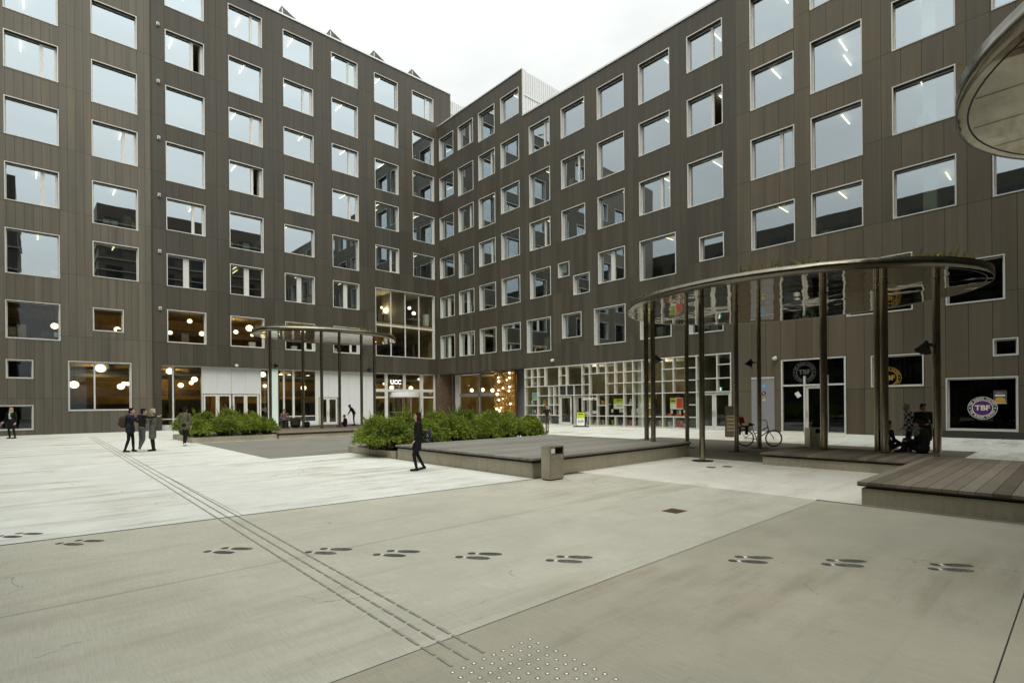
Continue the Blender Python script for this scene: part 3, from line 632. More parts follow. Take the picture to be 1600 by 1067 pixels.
mb.box((X2, 39.6, 2.75), (X2 + .2, 48.75, 3.1), 'lamp_grey'); mb.build('porch_glazing', rroot)
mb = MB(); mb.poly([(X2 + .1, 39.5, 0), (X2 + .1, 48.8, 0), (X2 + .1, 48.8, 5.2), (X2 + .1, 39.5, 5.2)], 'glass_shop'); mb.build('pane', rroot)
# small fixtures on the facades
def wl(fac, u, z, r=.13):
    m = MB(); fac.box(m, u - .05, u + .05, -.1, 0, z + .02, z + .12, 'white_metal'); p = fac.P(u, -.17, z - .02); m.ball(p, r, 'white_metal', 12, 8, (1, 1, .8)); m.build('wall_light', fac.root, True)
wl(FL, 13.15, 5.44, .15); wl(FR, 32.25, 5.74, .17); wl(FR, 13.25, 4.6, .15)
for z in (32.49, 27.91, 23.4, 18.83, 14.33, 9.77):
    m = MB(); FL.box(m, 7.5, 7.7, -.14, 0, z - .13, z + .13, 'white_panel'); FL.box(m, 7.54, 7.66, -.2, -.14, z - .09, z + .05, 'lamp_grey'); m.build('wall_sensor', lroot)
mb = MB(); FR.box(mb, 2.2, 5.1, -.06, -.001, 0, .33, 'soffit_dark'); FR.box(mb, -4, 2.2, -.06, -.001, 0, .33, 'soffit_dark'); mb.build('plinth', rroot)

# ------------------------------------------------------------------ solar panels on the left roof
def solar(x, lab):
    t = thing('solar_panel', lab, 'solar panel', (x, YL + .9, 38.1), 'tilted panels along the left roof')
    m = MB(); a, b = (x, 38.9), (x + 1.45, 38.2)
    for dy0, dy1 in ((.1, 1.7),): 
        m.poly([(a[0], YL + dy0, a[1]), (b[0], YL + dy0, b[1]), (b[0], YL + dy1, b[1]), (a[0], YL + dy1, a[1])], 'glass_dark'); m.poly([(a[0], YL + dy0, a[1] - .1), (b[0], YL + dy0, b[1] - .1), (b[0], YL + dy1, b[1] - .1), (a[0], YL + dy1, a[1] - .1)], 'lamp_grey')
        m.poly([(a[0], YL + dy0, a[1] - .1), (b[0], YL + dy0, b[1] - .1), (b[0], YL + dy0, b[1]), (a[0], YL + dy0, a[1])], 'black_metal'); m.poly([(a[0], YL + dy0, a[1] - .1), (a[0], YL + dy1, a[1] - .1), (a[0], YL + dy1, a[1]), (a[0], YL + dy0, a[1])], 'black_metal')
    m.build('module', t)
    m = MB(); m.tube([(x + .08, YL + .15, 38.1), (x + .08, YL + .15, 38.8)], .04, 'coping_metal', 6); m.tube([(x + .08, YL + 1.6, 38.1), (x + .08, YL + 1.6, 38.8)], .04, 'coping_metal', 6); m.tube([(x + .1, YL + .15, 38.14), (x + 1.4, YL + .15, 38.14)], .03, 'coping_metal', 6); m.build('stand', t)
for x, l in ((17.3, 'leftmost of the dark tilted panels in view on the left roof'), (21.9, 'second dark tilted panel from the left on the left roof'), (26.6, 'middle dark tilted panel on the left roof edge'), (31.2, 'dark tilted panel nearest the roof corner of the left wing')): solar(x, l)
# ------------------------------------------------------------------ ground
def sheet(name, polys, mat, z, kind='structure'):
    m = MB()
    for p in polys: m.poly([(x, y, z) for x, y in p], mat)
    return tag(m.build(name), kind=kind)
sheet('ground', [[(-400, -400), (400, -400), (400, 400), (-400, 400)]], 'joint_dark', -.02)
G = .0055                                                 # half a joint
def aline(x): return 10.14 - .075 * x                    # the stepped joint across the square
def slab(mat, x0, x1, y0, y1, z=0.0, n='plaza_paving'):
    f0 = y0 if callable(y0) else (lambda x: y0); f1 = y1 if callable(y1) else (lambda x: y1)
    xs = [x0 + G] + [x for x in range(int(math.ceil(x0)), int(math.floor(x1)) + 1, 6) if x0 + .5 < x < x1 - .5] + [x1 - G]
    m = MB()
    for a, b in zip(xs, xs[1:]): m.poly([(a, f0(a) + G, z), (b, f0(b) + G, z), (b, f1(b) - G, z), (a, f1(a) - G, z)], mat)
    return tag(m.build(n), kind='structure')
XE = 11.15
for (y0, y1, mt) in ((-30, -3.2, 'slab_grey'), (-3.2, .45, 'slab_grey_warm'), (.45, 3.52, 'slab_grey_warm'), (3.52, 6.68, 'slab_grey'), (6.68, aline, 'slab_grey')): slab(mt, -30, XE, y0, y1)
bline = lambda x: aline(x) + .045
slab('slab_pale', -30, 2.7, bline, 20.6); slab('slab_pale', 2.7, 9.4, bline, 19.9); 
slab('slab_pale', -30, 6.3, 20.6 if False else 20.6, 27.6); slab('slab_pale', -30, 6.3, 27.6, 33.0); slab('slab_pale', -30, 6.3, 33.0, 50.3)
m_ = MB(); m_.poly([(2.7 + G, 19.9 + G, 0), (6.3 - G, 19.9 + G, 0), (6.3 - G, 20.6 - G, 0), (2.7 + G, 20.6 - G, 0)], 'slab_pale'); tag(m_.build('plaza_paving'), kind='structure')
slab('asphalt', 6.3, 17.4, 19.9, 31.2, n='asphalt_paving')
slab('slab_pale', 6.3, 34.6, 31.2, 50.3)
slab('slab_cream', XE, 16.85, -3.5, 9.6); slab('asphalt_dark', 16.85, 25.5, 2.8, 16.0, n='asphalt_paving')
slab('slab_pale', 16.85, 34.6, -9, 2.8) ; slab('slab_pale', 25.5, 34.6, 2.8, 8.9); slab('slab_cream', 25.5, 34.6, 8.9, 16.0); slab('slab_pale', 17.4, 34.6, 16.0, 31.2)
slab('slab_grey', XE, 16.85, -30, -3.5); slab('slab_grey', 16.85, 34.6, -30, -9)
slab('asphalt', 9.4, 16.85, 9.6, 19.9, n='asphalt_paving')
# slotted drain along the joint
dr = thing('drain_grate', 'narrow slotted steel drain running along the foot of the low right timber deck', 'drain', (XE, 0, 0))
m = MB()
for i in range(150):
    y = 3.55 - i * .03
    m.box((XE - .035, y, .001), (XE + .035, y + .014, .007), 'black_metal')
m.build('slots', dr)
# rusty cover plate
pc = thing('manhole_cover', 'small rusty rectangular cover plate set in the grey paving', 'cover plate', (8.3, 4.92, 0))
def quadT(c, w, l, ang): return Matrix.Translation((c[0], c[1], 0)) @ Matrix.Rotation(ang, 4, 'Z')
T = quadT((8.3, 4.92), .3, .2, R(-2)); m = MB(); m.box((-.17, -.15, .001), (.17, .15, .006), 'rust', T); m.build('plate', pc)
m = MB(); 
for i in range(5): m.box((-.13, -.11 + i * .05, .0065), (.13, -.09 + i * .05, .009), 'rust', T)
m.build('ribs', pc)
for (x, y, l) in ((14.6, 7.45, 'small dark round cover set in the pale paving beside the tall canopy post'), (15.1, 7.2, 'smaller dark round cover right of another in the pale paving')):
    c_ = thing('drain_cover', l, 'drain cover', (x, y, 0)); m = MB(); m.lathe([(.14, .001), (.14, .006), (.12, .009), (0, .009)], 'black_metal', (x, y, 0), 20); m.build('lid', c_)

# tactile guide strips and stud field
def strip(x0, x1, lab, gap0):
    t = thing('tactile_strip', lab, 'tactile strip', (x0, 3.11, 0), 'raised guide strips set in the paving'); 
    L = .2275; n = 178
    def bar(m, T):
        pts = [(-.016, -.086), (-.011, -.094), (0, -.097), (.011, -.094), (.016, -.086), (.016, .086), (.011, .094), (0, .097), (-.011, .094), (-.016, .086)]
        top = [(x * .7, y * .985) for x, y in pts]
        i = len(m.v); m.v += [tuple(T @ Vector((x, y, .0))) for x, y in pts] + [tuple(T @ Vector((x, y, .006))) for x, y in top]
        k = m.mi('bar_metal'); nn = len(pts)
        for a in range(nn): m.f.append((i + a, i + (a+1) % nn, i + nn + (a+1) % nn, i + nn + a)); m.m.append(k)
        m.f.append(tuple(i + nn + a for a in range(nn))); m.m.append(k)
    mb0 = MB(); bar(mb0, Matrix.Identity(4)); me = mb0.mesh('tactile_bar'); rest = MB()
    ang = -math.atan((x1 - x0) / 39.6)
    for i in range(n):
        y = 3.11 + .115 + i * L; x = x0 + (x1 - x0) * (y - 3.11) / 39.6
        T = Matrix.Translation((x, y, .0005)) @ Matrix.Rotation(ang, 4, 'Z')
        if i < 100:
            o = bpy.data.objects.new('tactile_bar', me); link(o, t); o.matrix_basis = T
        else: bar(rest, T)
    r = rest.build('tactile_bar', t); r['kind'] = 'stuff'
strip(2.24, 2.65, 'left raised guide strip of the three tactile strips leading to the studs', 0)
strip(2.39, 2.80, 'middle raised guide strip between the two other tactile strips', 0)
strip(2.54, 2.95, 'right raised guide strip of the three, nearest the shoe prints', 0)
sf = thing('tactile_stud_field', 'diamond of round steel warning studs in the paving at the bottom edge', 'tactile paving', (2.5, 2.6, 0))
mb0 = MB(); mb0.lathe([(.0185, 0), (.0175, .003), (.013, .0062), (.006, .0075), (0, .0077)], 'stud_steel', n=14); sme = mb0.mesh('stud', True)
cnt = 0
for i in range(11):
    for j in range(11):
        if cnt >= 98: continue
        o = bpy.data.objects.new('stud', sme); link(o, sf); o.matrix_basis = Matrix.Translation((2.96 - i * .096, 3.06 - j * .094, .0005)); cnt += 1

# painted shoe prints
FP = [(-.16, 10.82, 'leftmost pair of painted shoe prints, cut by the left picture edge'), (.48, 9.62, 'pair of painted shoe prints just in front of the stepped joint at the left'), (1.9, 7.68, 'pair of painted shoe prints nearest left of the tactile strips'),
 (2.85, 6.72, 'pair of painted shoe prints touching the tactile strips on their right'), (3.44, 6.0, 'second pair of painted shoe prints right of the tactile strips'), (4.13, 5.18, 'third pair of painted shoe prints right of the tactile strips'),
 (4.84, 4.3, 'painted shoe prints left of the wide gap in the row'), (6.4, 2.77, 'painted shoe prints just right of the wide gap in the row'), (7.04, 1.96, 'second pair of painted shoe prints from the right end'), (7.71, 1.08, 'rightmost pair of painted shoe prints')]
def outline(y0, y1, wfun, n=16):
    a = [(wfun((i / n)), y0 + (y1 - y0) * i / n) for i in range(n + 1)]
    return a + [(-x * .92, y) for x, y in reversed(a)]
for (x, y, l) in FP:
    t = thing('painted_shoe_prints', l, 'shoe prints', (x, y, 0), 'pairs of shoe prints painted across the square')
    for s in (-1, 1):
        dx, dy = s * .11, s * .012
        T = Matrix.Translation((x + dx, y + dy, .002)) @ Matrix.Rotation(R(-52 + s * 2 - 90), 4, 'Z')
        m = MB()
        for pts in (outline(-.085, .225, lambda q: .066 * math.sqrt(max(0, 1 - (2 * q - 1) ** 2)) ** .8 + .002), outline(-.225, -.12, lambda q: .05 * math.sqrt(max(0, 1 - (2 * q - 1) ** 2)) ** .8 + .003)):
            m.poly([tuple(T @ Vector((px, py, 0))) for px, py in pts], 'sole_paint')
        m.poly([tuple(T @ Vector((px, py, 0))) for px, py in ((-.03, -.117), (.03, -.117), (.034, -.088), (-.034, -.088))], 'white_paint')
        m.build('shoe_print', t)

# ------------------------------------------------------------------ timber decks
def deck(lab, x0, x1, y0, y1, h, mat, axis, bw, over=.06, base_in=.0, poly=None):
    t = thing('timber_deck', lab, 'deck', (x0, y0, 0))
    m = MB(); m.box((x0, y0, 0), (x1, y1, h - .12), 'cast_concrete'); m.build('concrete_base', t)
    m = MB(); m.box((x0 + .08, y0 + .08, h - .12), (x1 - .08, y1 - .08, h - .05), 'deck_edge'); m.build('shadow_gap', t)
    m = MB(); a, b = (y0, y1) if axis == 1 else (x0, x1); a -= over; b += over
    k0 = math.ceil(a / bw); e = [a] + [k * bw for k in range(k0, int(b / bw) + 1) if a + .03 < k * bw < b - .03] + [b]
    for p, q in zip(e, e[1:]):
        if axis == 1: m.box((x0 - over, p + .004, h - .05), (x1 + over, q - .004, h), mat)
        else: m.box((p + .004, y0 - over, h - .05), (q - .004, y1 + over, h), mat)
    m.build('deck_boards', t)
    m = MB(); m.box((x0 - over + .006, y0 - over + .006, h - .075), (x1 + over - .006, y1 + over - .006, h - .052), 'deck_edge'); m.build('edge_trim', t)
    return t
deck('large grey timber deck on a concrete plinth in front of the shrubs', 9.42, 17.2, 9.6, 16.3, .5, 'deck_grey', 1, .14)
deck('low dark timber deck under the large canopy, carrying three thick posts', 16.35, 19.4, 3.0, 6.7, .36, 'deck_brown', 1, .21)
deck('brown timber deck with wide boards cut by the right picture edge', 11.24, 17.5, -6, 2.84, .42, 'deck_brown', 1, .21)
deck('low timber deck with pale kerb under the smaller left canopy', 10.45, 19.8, 31.3, 41.5, .34, 'deck_brown', 1, .21)
# concrete seams on the big plinth are cast in: small upstand blocks
# ------------------------------------------------------------------ planters and shrubs
def planter(lab, x0, x1, y0, y1, h):
    t = thing('planter', lab, 'planter', (x0, y0, 0)); w_ = .14
    m = MB(); m.box((x0, y0, 0), (x1, y0 + w_, h), 'cast_concrete'); m.box((x0, y1 - w_, 0), (x1, y1, h), 'cast_concrete'); m.box((x0, y0 + w_, 0), (x0 + w_, y1 - w_, h), 'cast_concrete'); m.box((x1 - w_, y0 + w_, 0), (x1, y1 - w_, h), 'cast_concrete'); m.build('kerb', t)
    m = MB(); m.box((x0 + w_, y0 + w_, 0), (x1 - w_, y1 - w_, h - .05), 'soil'); m.build('soil', t)
planter('low concrete planter joined to the left end of the large grey deck', 9.42, 17.2, 16.44, 20.2, .26)
planter('low concrete planter of green shrubs beside the left canopy deck', 6.1, 10.3, 31.3, 36.4, .28)

def shrub(x, y, z0, rad, h, n, seed, lab, grp, grassy=.0, flat=1.0):
    """fine feathery sprays: small tapered leaflets along arching twigs that fill an uneven dome"""
    rnd = random.Random(seed); t = thing('shrub', lab, 'shrub', (x, y, z0), grp)
    m = MB(); st = MB(); k = m.mi('shrub_leaf')
    lob = [(rnd.uniform(0, 6.28), rnd.uniform(.25, .9), rnd.uniform(.3, .55)) for _ in range(7)]
    for i in range(n):
        if rnd.random() < .3: th, rr, sz = rnd.uniform(0, 6.283), rnd.random() ** .5, 1
        else:
            a, b, c = rnd.choice(lob); th = a + rnd.gauss(0, .35); rr = min(1.05, abs(b + rnd.gauss(0, .2)))
        top = h * (1 - .55 * rr ** 2.2) * rnd.uniform(.55, 1.08)
        b0 = Vector((x + .35 * rad * rr * math.cos(th), y + .35 * rad * rr * math.sin(th), z0 + .05))
        e = Vector((x + rad * rr * math.cos(th) * rnd.uniform(.8, 1.12), y + rad * rr * math.sin(th) * rnd.uniform(.8, 1.12), z0 + top))
        droop = rnd.uniform(.0, .5) * rad
        mid = (b0 + e) / 2 + Vector((0, 0, .25 * h))
        if i % 7 == 0: st.tube([b0, mid, e], [.012, .008, .003], 'twig', 4, False)
        pts = []
        for q in range(8):
            s = .42 + .58 * q / 7
            p = b0 * (1 - s) ** 2 + mid * 2 * s * (1 - s) + e * s * s
            p.z -= droop * max(0, s - .7) * 2; pts.append(p)
        for q in range(len(pts) - 1):
            p, d = pts[q], (pts[q + 1] - pts[q])
            if d.length < 1e-4: continue
            d.normalize(); side = d.cross(Vector((rnd.gauss(0, 1), rnd.gauss(0, 1), rnd.gauss(0, 1)))).normalized()
            for s_ in (-1, 1, 0):
                L = rnd.uniform(.045, .085) * (1.1 if s_ else 1.2); dirn = (d * (.45 if s_ else .6) + side * .9 * s_ + Vector((rnd.gauss(0, .35), rnd.gauss(0, .35), rnd.uniform(-.45, .35)))).normalized()
                wv = dirn.cross(Vector((rnd.gauss(0, 1), rnd.gauss(0, 1), rnd.gauss(0, 1)))).normalized() * rnd.uniform(.013, .024)
                j = len(m.v); m.v += [tuple(p), tuple(p + dirn * L * .5 + wv), tuple(p + dirn * L), tuple(p + dirn * L * .5 - wv)]
                m.f.append((j, j + 1, j + 2, j + 3)); m.m.append(k)
    m.build('foliage', t); st.build('stems', t)
    return t
gl_ = 'shrubs in the long planter behind the large grey deck'; k = 0
for (x, y, r_, h_) in ((9.5, 17.9, 1.0, 1.25), (9.75, 17.3, .95, 1.25), (10.0, 18.9, .9, 1.3), (11.2, 17.6, 1.0, 1.2), (11.4, 19.2, 1.0, 1.35), (12.7, 17.5, 1.05, 1.2), (12.9, 19.1, 1.0, 1.45), (14.2, 17.5, 1.05, 1.3), (14.5, 19.1, 1.0, 1.5), (15.7, 17.5, 1.05, 1.3), (15.9, 19.0, 1.0, 1.45), (16.9, 17.4, .85, 1.2), (17.0, 18.9, .9, 1.35)):
    shrub(x, y, .2, r_, h_, 1500, 100 + k, 'dense bright green feathery shrub, one of the mass behind the large grey deck', gl_); k += 1
gl2 = 'shrubs in the left planter'
for (x, y, r_, h_) in ((6.7, 32.2, .9, 1.0), (7.9, 32.3, 1.0, 1.25), (9.1, 32.2, .95, 1.2), (10.0, 32.3, .8, 1.05), (7.2, 34.2, 1.0, 1.45), (8.6, 34.4, 1.0, 1.6), (9.8, 34.3, .9, 1.35), (6.6, 35.6, .8, 1.3)):
    shrub(x, y, .24, r_, h_, 950, 200 + k, 'dense bright green feathery shrub, one of the mass in the left planter', gl2); k += 1
# tall loose grasses rising from the back of the beds
def grass_clump(x, y, z0, h, n, seed, lab, grp):
    rnd = random.Random(seed); t = thing('ornamental_grass', lab, 'grass clump', (x, y, z0), grp); m = MB(); kk = m.mi('shrub_leaf')
    for i in range(n):
        a = rnd.uniform(0, 6.28); rr = rnd.uniform(.05, .5); hh = h * rnd.uniform(.6, 1.05); b = Vector((x + rnd.uniform(-.12, .12), y + rnd.uniform(-.12, .12), z0)); e = b + Vector((math.cos(a) * rr, math.sin(a) * rr, hh)); md = b + Vector((math.cos(a) * rr * .3, math.sin(a) * rr * .3, hh * .62))
        w_ = Vector((-math.sin(a), math.cos(a), 0)) * .006; j = len(m.v)
        m.v += [tuple(b - w_), tuple(b + w_), tuple(md + w_), tuple(e), tuple(md - w_)]; m.f.append((j, j + 1, j + 2, j + 3, j + 4)); m.m.append(kk)
    m.build('blades', t)
for i, (x, y, h) in enumerate(((10.3, 19.7, 1.5), (11.5, 19.8, 1.75), (12.3, 19.8, 1.6), (13.3, 19.8, 1.8), (14.6, 19.8, 1.75), (15.8, 19.7, 1.6), (16.6, 19.6, 1.5))): grass_clump(x, y, .2, h, 46, 500 + i, 'tall loose grass rising behind the shrub mass by the large grey deck', 'tall grasses behind the long shrub bed')
for i, (x, y, h) in enumerate(((7.4, 35.9, 1.6), (8.8, 36.0, 1.8), (9.7, 35.9, 1.5))): grass_clump(x, y, .24, h, 50, 520 + i, 'tall loose grass rising behind the shrubs of the left planter', 'tall grasses behind the left shrubs')

# ------------------------------------------------------------------ canopies
def canopy(lab, c, rx, ry, z, th, posts, rot=0, seed=1, plates=True, lamps=()):
    t = thing('canopy', lab, 'canopy', (c[0], c[1], 0))
    n = 96; m = MB(); m.lathe([(1.0, 0.0), (1e-6, .004)], 'mirror_steel', (c[0], c[1], z), n, rx - .02, ry - .02, rot, False); m.build('mirror_underside', t)
    m = MB()                                              # sheet seams of the underside
    def ell(q_, a_): ex, ey = (rx - .02) * q_ * math.cos(a_), (ry - .02) * q_ * math.sin(a_); return (c[0] + ex * math.cos(rot) - ey * math.sin(rot), c[1] + ex * math.sin(rot) + ey * math.cos(rot), z - .004)
    for a_ in range(96): m.poly([ell(.972, a_ * math.pi / 48), ell(.972, (a_ + 1) * math.pi / 48), ell(.977, (a_ + 1) * math.pi / 48), ell(.977, a_ * math.pi / 48)], 'black_metal')
    for k_ in range(-3, 4):
        h_ = math.acos(k_ / 4.0); y0_ = (ry - .02) * math.sin(h_) * .965; X_ = (rx - .02) * k_ / 4.0
        P4 = [(X_ - .006, -y0_), (X_ + .006, -y0_), (X_ + .006, y0_), (X_ - .006, y0_)]; m.poly([(c[0] + x * math.cos(rot) - y * math.sin(rot), c[1] + x * math.sin(rot) + y * math.cos(rot), z - .0035) for x, y in P4], 'black_metal')
    m.build('underside_seams', t)
    m = MB(); m.lathe([(.995, .0), (1.0, -.012), (1.0, th), (.985, th + .01), (.97, th - .03)], 'fascia_steel', (c[0], c[1], z), n, rx, ry, rot, False); o = m.build('fascia', t, True)
    m = MB(); m.lathe([(.97, th - .05), (1e-6, th + .02)], 'soil', (c[0], c[1], z), n, rx, ry, rot, False); m.build('roof_bed', t)
    rnd = random.Random(seed); m = MB(); k = m.mi('sedum_leaf')
    for i in range(2200):
        a = rnd.uniform(0, 6.28); q = math.sqrt(rnd.uniform(.55, .93)); b = Vector((c[0] + rx * q * math.cos(a), c[1] + ry * q * math.sin(a), z + th - .03)); h = rnd.choice((.04, .06, .08, .12, .2)) * rnd.uniform(.6, 1.3) * (1 + (math.sin(a * 7 + seed) > .3) * .7)
        for _ in range(3):
            d = Vector((rnd.gauss(0, .5), rnd.gauss(0, .5), 1)).normalized(); w_ = d.cross(Vector((rnd.gauss(0, 1), rnd.gauss(0, 1), .2))).normalized() * .02; j = len(m.v)
            m.v += [tuple(b), tuple(b + d * h * .6 + w_), tuple(b + d * h), tuple(b + d * h * .6 - w_)]; m.f.append((j, j+1, j+2, j+3)); m.m.append(k)
    tag(m.build('roof_planting', t), kind='stuff')
    for (x, y, zb, r, disc) in posts:
        m = MB(); m.lathe([(r, zb), (r, z - .002)], 'post_steel', (x, y, 0), 24); m.lathe([(r * 1.25, z - .03), (r * 1.25, z - .006)], 'post_steel', (x, y, 0), 24); p = m.build('post', t, auto=40)
        if disc: m = MB(); m.lathe([(.34, zb + .001), (.34, zb + .012), (.32, zb + .018), (r, zb + .02)], 'black_metal', (x, y, 0), 28); m.build('base_plate', p)
    for (x, y, zl, r, dx, dy) in lamps:                  # horn shaped floodlights clamped to the posts
        m = MB(); d = Vector((dx, dy, 0)).normalized() * .82; a = Vector((x, y, zl)) + d * r; s = Vector((-d.y, d.x, 0))
        m.tube([a, a + d * .22], .025, 'black_metal', 8); m.tube([a + d * .2 - Vector((0, 0, .02)), a + d * .30 + Vector((0, 0, .02))], [.05, .07], 'black_metal', 10)
        b = a + d * .34; m.tube([b + d * -.04 + Vector((0, 0, .14)), b + Vector((0, 0, .03)), b + d * .04 + Vector((0, 0, -.04)), b + d * .12 + Vector((0, 0, -.16))], [.03, .09, .12, .2], 'black_metal', 14)
        m.tube([b + Vector((0, 0, .02)) - s * .2, b + Vector((0, 0, .02)) + s * .2], .03, 'black_metal', 8); m.build('floodlight', t, auto=40)
    return t
canopy('large mirror polished oval canopy on steel posts at the right', (19.27, 7.2), 4.4, 5.46, 5.3, .26,
       [(16.0, 8.46, .004, .09, 1), (20.35, 11.43, .004, .085, 1), (20.0, 9.17, .004, .085, 1), (21.98, 9.13, .004, .085, 1), (16.42, 10.54, .5, .085, 0), (17.0, 11.2, .5, .085, 0),
        (18.5, 5.68, .36, .105, 0), (19.22, 4.40, .36, .105, 0), (18.43, 4.06, .36, .10, 0), (18.72, 2.9, .42, .095, 0)], R(5), 3,
       lamps=[(18.72, 2.9, 3.42, .095, -.9, .55), (17.0, 11.2, 3.55, .085, .6, -.8), (21.98, 9.13, 3.5, .085, -.7, .7)])
canopy('smaller mirror canopy on slim posts in front of the lobby at the left', (15.6, 36.5), 5.0, 3.5, 6.65, .28,
       [(12.43, 38.99, .34, .1, 0), (14.18, 37.52, .34, .1, 0), (14.59, 35.29, .34, .1, 0), (16.22, 36.09, .34, .1, 0), (17.23, 34.73, .34, .1, 0), (18.52, 35.29, .34, .1, 0)], 0, 5,
       lamps=[(12.43, 38.99, 4.75, .1, .8, -.6), (18.52, 35.29, 4.5, .1, -.8, .6)])
canopy('mirror canopy overhanging the top right corner, seen from below', (8.75, -2.6), 3.35, 3.72, 5.3, .26, [(7.6, -4.6, .004, .09, 1), (9.9, -4.4, .004, .09, 1), (8.7, -5.0, .004, .09, 1), (10.6, -2.6, .004, .09, 1)], 0, 9)

canopy('unseen mirror canopy added beyond the left picture edge to shade the foreground', (-5.3, 5.6), 4.4, 5.0, 5.3, .26, [(-7.5, 3.6, .004, .09, 1), (-7.2, 8.0, .004, .09, 1), (-4.4, 8.6, .004, .09, 1), (-4.6, 2.6, .004, .09, 1)], 0, 12)  # added canopy out of view, put here to darken the near paving
# ------------------------------------------------------------------ litter bins
def litter_bin(lab, c, ang, w=.62, d=.34, h=.84):
    t = thing('litter_bin', lab, 'bin', (c[0], c[1], 0)); T = Matrix.Translation((c[0], c[1], 0)) @ Matrix.Rotation(ang, 4, 'Z')
    m = MB(); a, b = w / 2, d / 2                          # steel casing with a through slot under the top
    m.box((-a, -b, .03), (a, b, h - .2), 'brushed_steel', T); m.box((-a, -b, h - .2), (-a + .05, b, h - .03), 'brushed_steel', T); m.box((a - .03, -b, h - .2), (a, b, h - .03), 'brushed_steel', T); m.box((-a, -b, h - .03), (a, b, h), 'brushed_steel', T)
    m.box((-a + .05, -b + .012, h - .2), (-a + .22, b, h - .03), 'brushed_steel', T); m.box((-a + .02, -b + .02, 0), (a - .02, b - .02, .03), 'black_metal', T); bo = m.build('casing', t)
    m = MB(); m.box((-a + .22, b - .03, h - .2), (a - .03, b - .005, h - .03), 'dark_room', T); m.build('opening', t)
    m = MB(); m.box((-a + .06, -b + .006, h - .17), (-a + .19, -b + .0115, h - .06), 'white_paint', T); m.build('sticker', t)
    m = MB(); 
    for x in (-a + .14, a - .08): m.box((x - .018, -b - .006, h - .27), (x + .018, -b - .0005, h - .235), 'white_metal', T)
    m.box((-a + .02, -b - .002, .06), (-a + .026, -b - .0003, h - .22), 'joint_dark', T); m.build('lock', t)
litter_bin('brushed steel litter bin standing at the corner of the large grey deck', (9.625, 9.085), R(0), .51, .29)
litter_bin('dark steel litter bin behind the low deck under the large canopy', (20.6, 6.6), R(-42), .6, .34, .95)

# ------------------------------------------------------------------ background blocks the glass mirrors (they stand behind the camera)
def block(lab, x0, x1, y0, y1, h, mat, slat, n):
    t = thing('apartment_building', lab, 'building', ((x0 + x1) / 2, (y0 + y1) / 2, 0))
    m = MB(); m.box((x0, y0, 0), (x1, y1, h), mat); m.build('wall', t)
    m = MB()
    for i in range(n):
        z = 3 + (h - 4) * i / n; m.box((x0 - .25, y0 - .25, z), (x1 + .25, y1 + .25, z + .18), slat)
    m.build('sun_slats', t)
    m = MB(); s = (h - 4) / 8
    for k in range(8):
        for q in range(int((x1 - x0) / 4)): m.box((x0 + 1 + q * 4, y1, 3 + k * s + .6), (x0 + 3.2 + q * 4, y1 + .03, 3 + k * s + s * .75), 'glass_dark')
        for q in range(int((y1 - y0) / 4)): m.box((x1, y0 + 1 + q * 4, 3 + k * s + .6), (x1 + .03, y0 + 3.2 + q * 4, 3 + k * s + s * .75), 'glass_dark')
    m.build('windows', t)
block('brown slatted block on the near side of the square, seen only mirrored in the glass', 8, 33.5, -24, -7.4, 35, 'wood_dark', 'lamp_grey', 16)
block('slender dark tower beside the square, seen only mirrored in the leftmost glass', -22, -1.6, -24, -5.6, 36, 'board_left', 'lamp_grey', 10)
block('long dark block left of the square, seen only mirrored in the right wing', -30, -10.5, -4, 60, 27, 'board_left', 'soffit_dark', 6)

# ------------------------------------------------------------------ signs
simple('purple', (.085, .012, .11), .5); simple('sign_black', (.012, .012, .012), .45); simple('faint_grey', (.085, .085, .08), .6); simple('gold', (.42, .26, .05), .5); simple('lime', (.45, .55, .03), .6); simple('orange_red', (.65, .08, .03), .6); simple('print_grey', (.25, .25, .25), .6); simple('bun', (.62, .33, .07), .6); simple('picture_blue', (.10, .38, .55), .5)
def FRM(u, z, d): return Matrix(((0, 0, -1, XR + d), (-1, 0, 0, u), (0, 1, 0, z), (0, 0, 0, 1)))      # text x -> -y, text y -> z
def FLM(u, z, d): return Matrix(((1, 0, 0, u), (0, 0, -1, YL + d), (0, 1, 0, z), (0, 0, 0, 1)))
def put_text(m, txt, size, u, z, d, mat, fac='R', bold=0.0, roll=0, sx=1.0): 
    F = FRM if fac == 'R' else FLM
    add_mesh(m, text_mesh(txt, size, mat, .004, bold), F(u, z, d) @ Matrix.Rotation(roll, 4, 'Z') @ Matrix.Diagonal((sx, 1, 1, 1)), mat)
def disc(m, u, z, r0, r1, d, mat, n=48):
    for k in range(n):
        a, b = 2 * math.pi * k / n, 2 * math.pi * (k + 1) / n
        P = [(u - r1 * math.cos(a), z + r1 * math.sin(a)), (u - r1 * math.cos(b), z + r1 * math.sin(b))]
        if r0 > 0: m.poly([PR(P[0][0], d, P[0][1]), PR(P[1][0], d, P[1][1]), PR(u - r0 * math.cos(b), d, z + r0 * math.sin(b)), PR(u - r0 * math.cos(a), d, z + r0 * math.sin(a))], mat)
        else: m.poly([PR(u, d, z), PR(P[0][0], d, P[0][1]), PR(P[1][0], d, P[1][1])], mat)
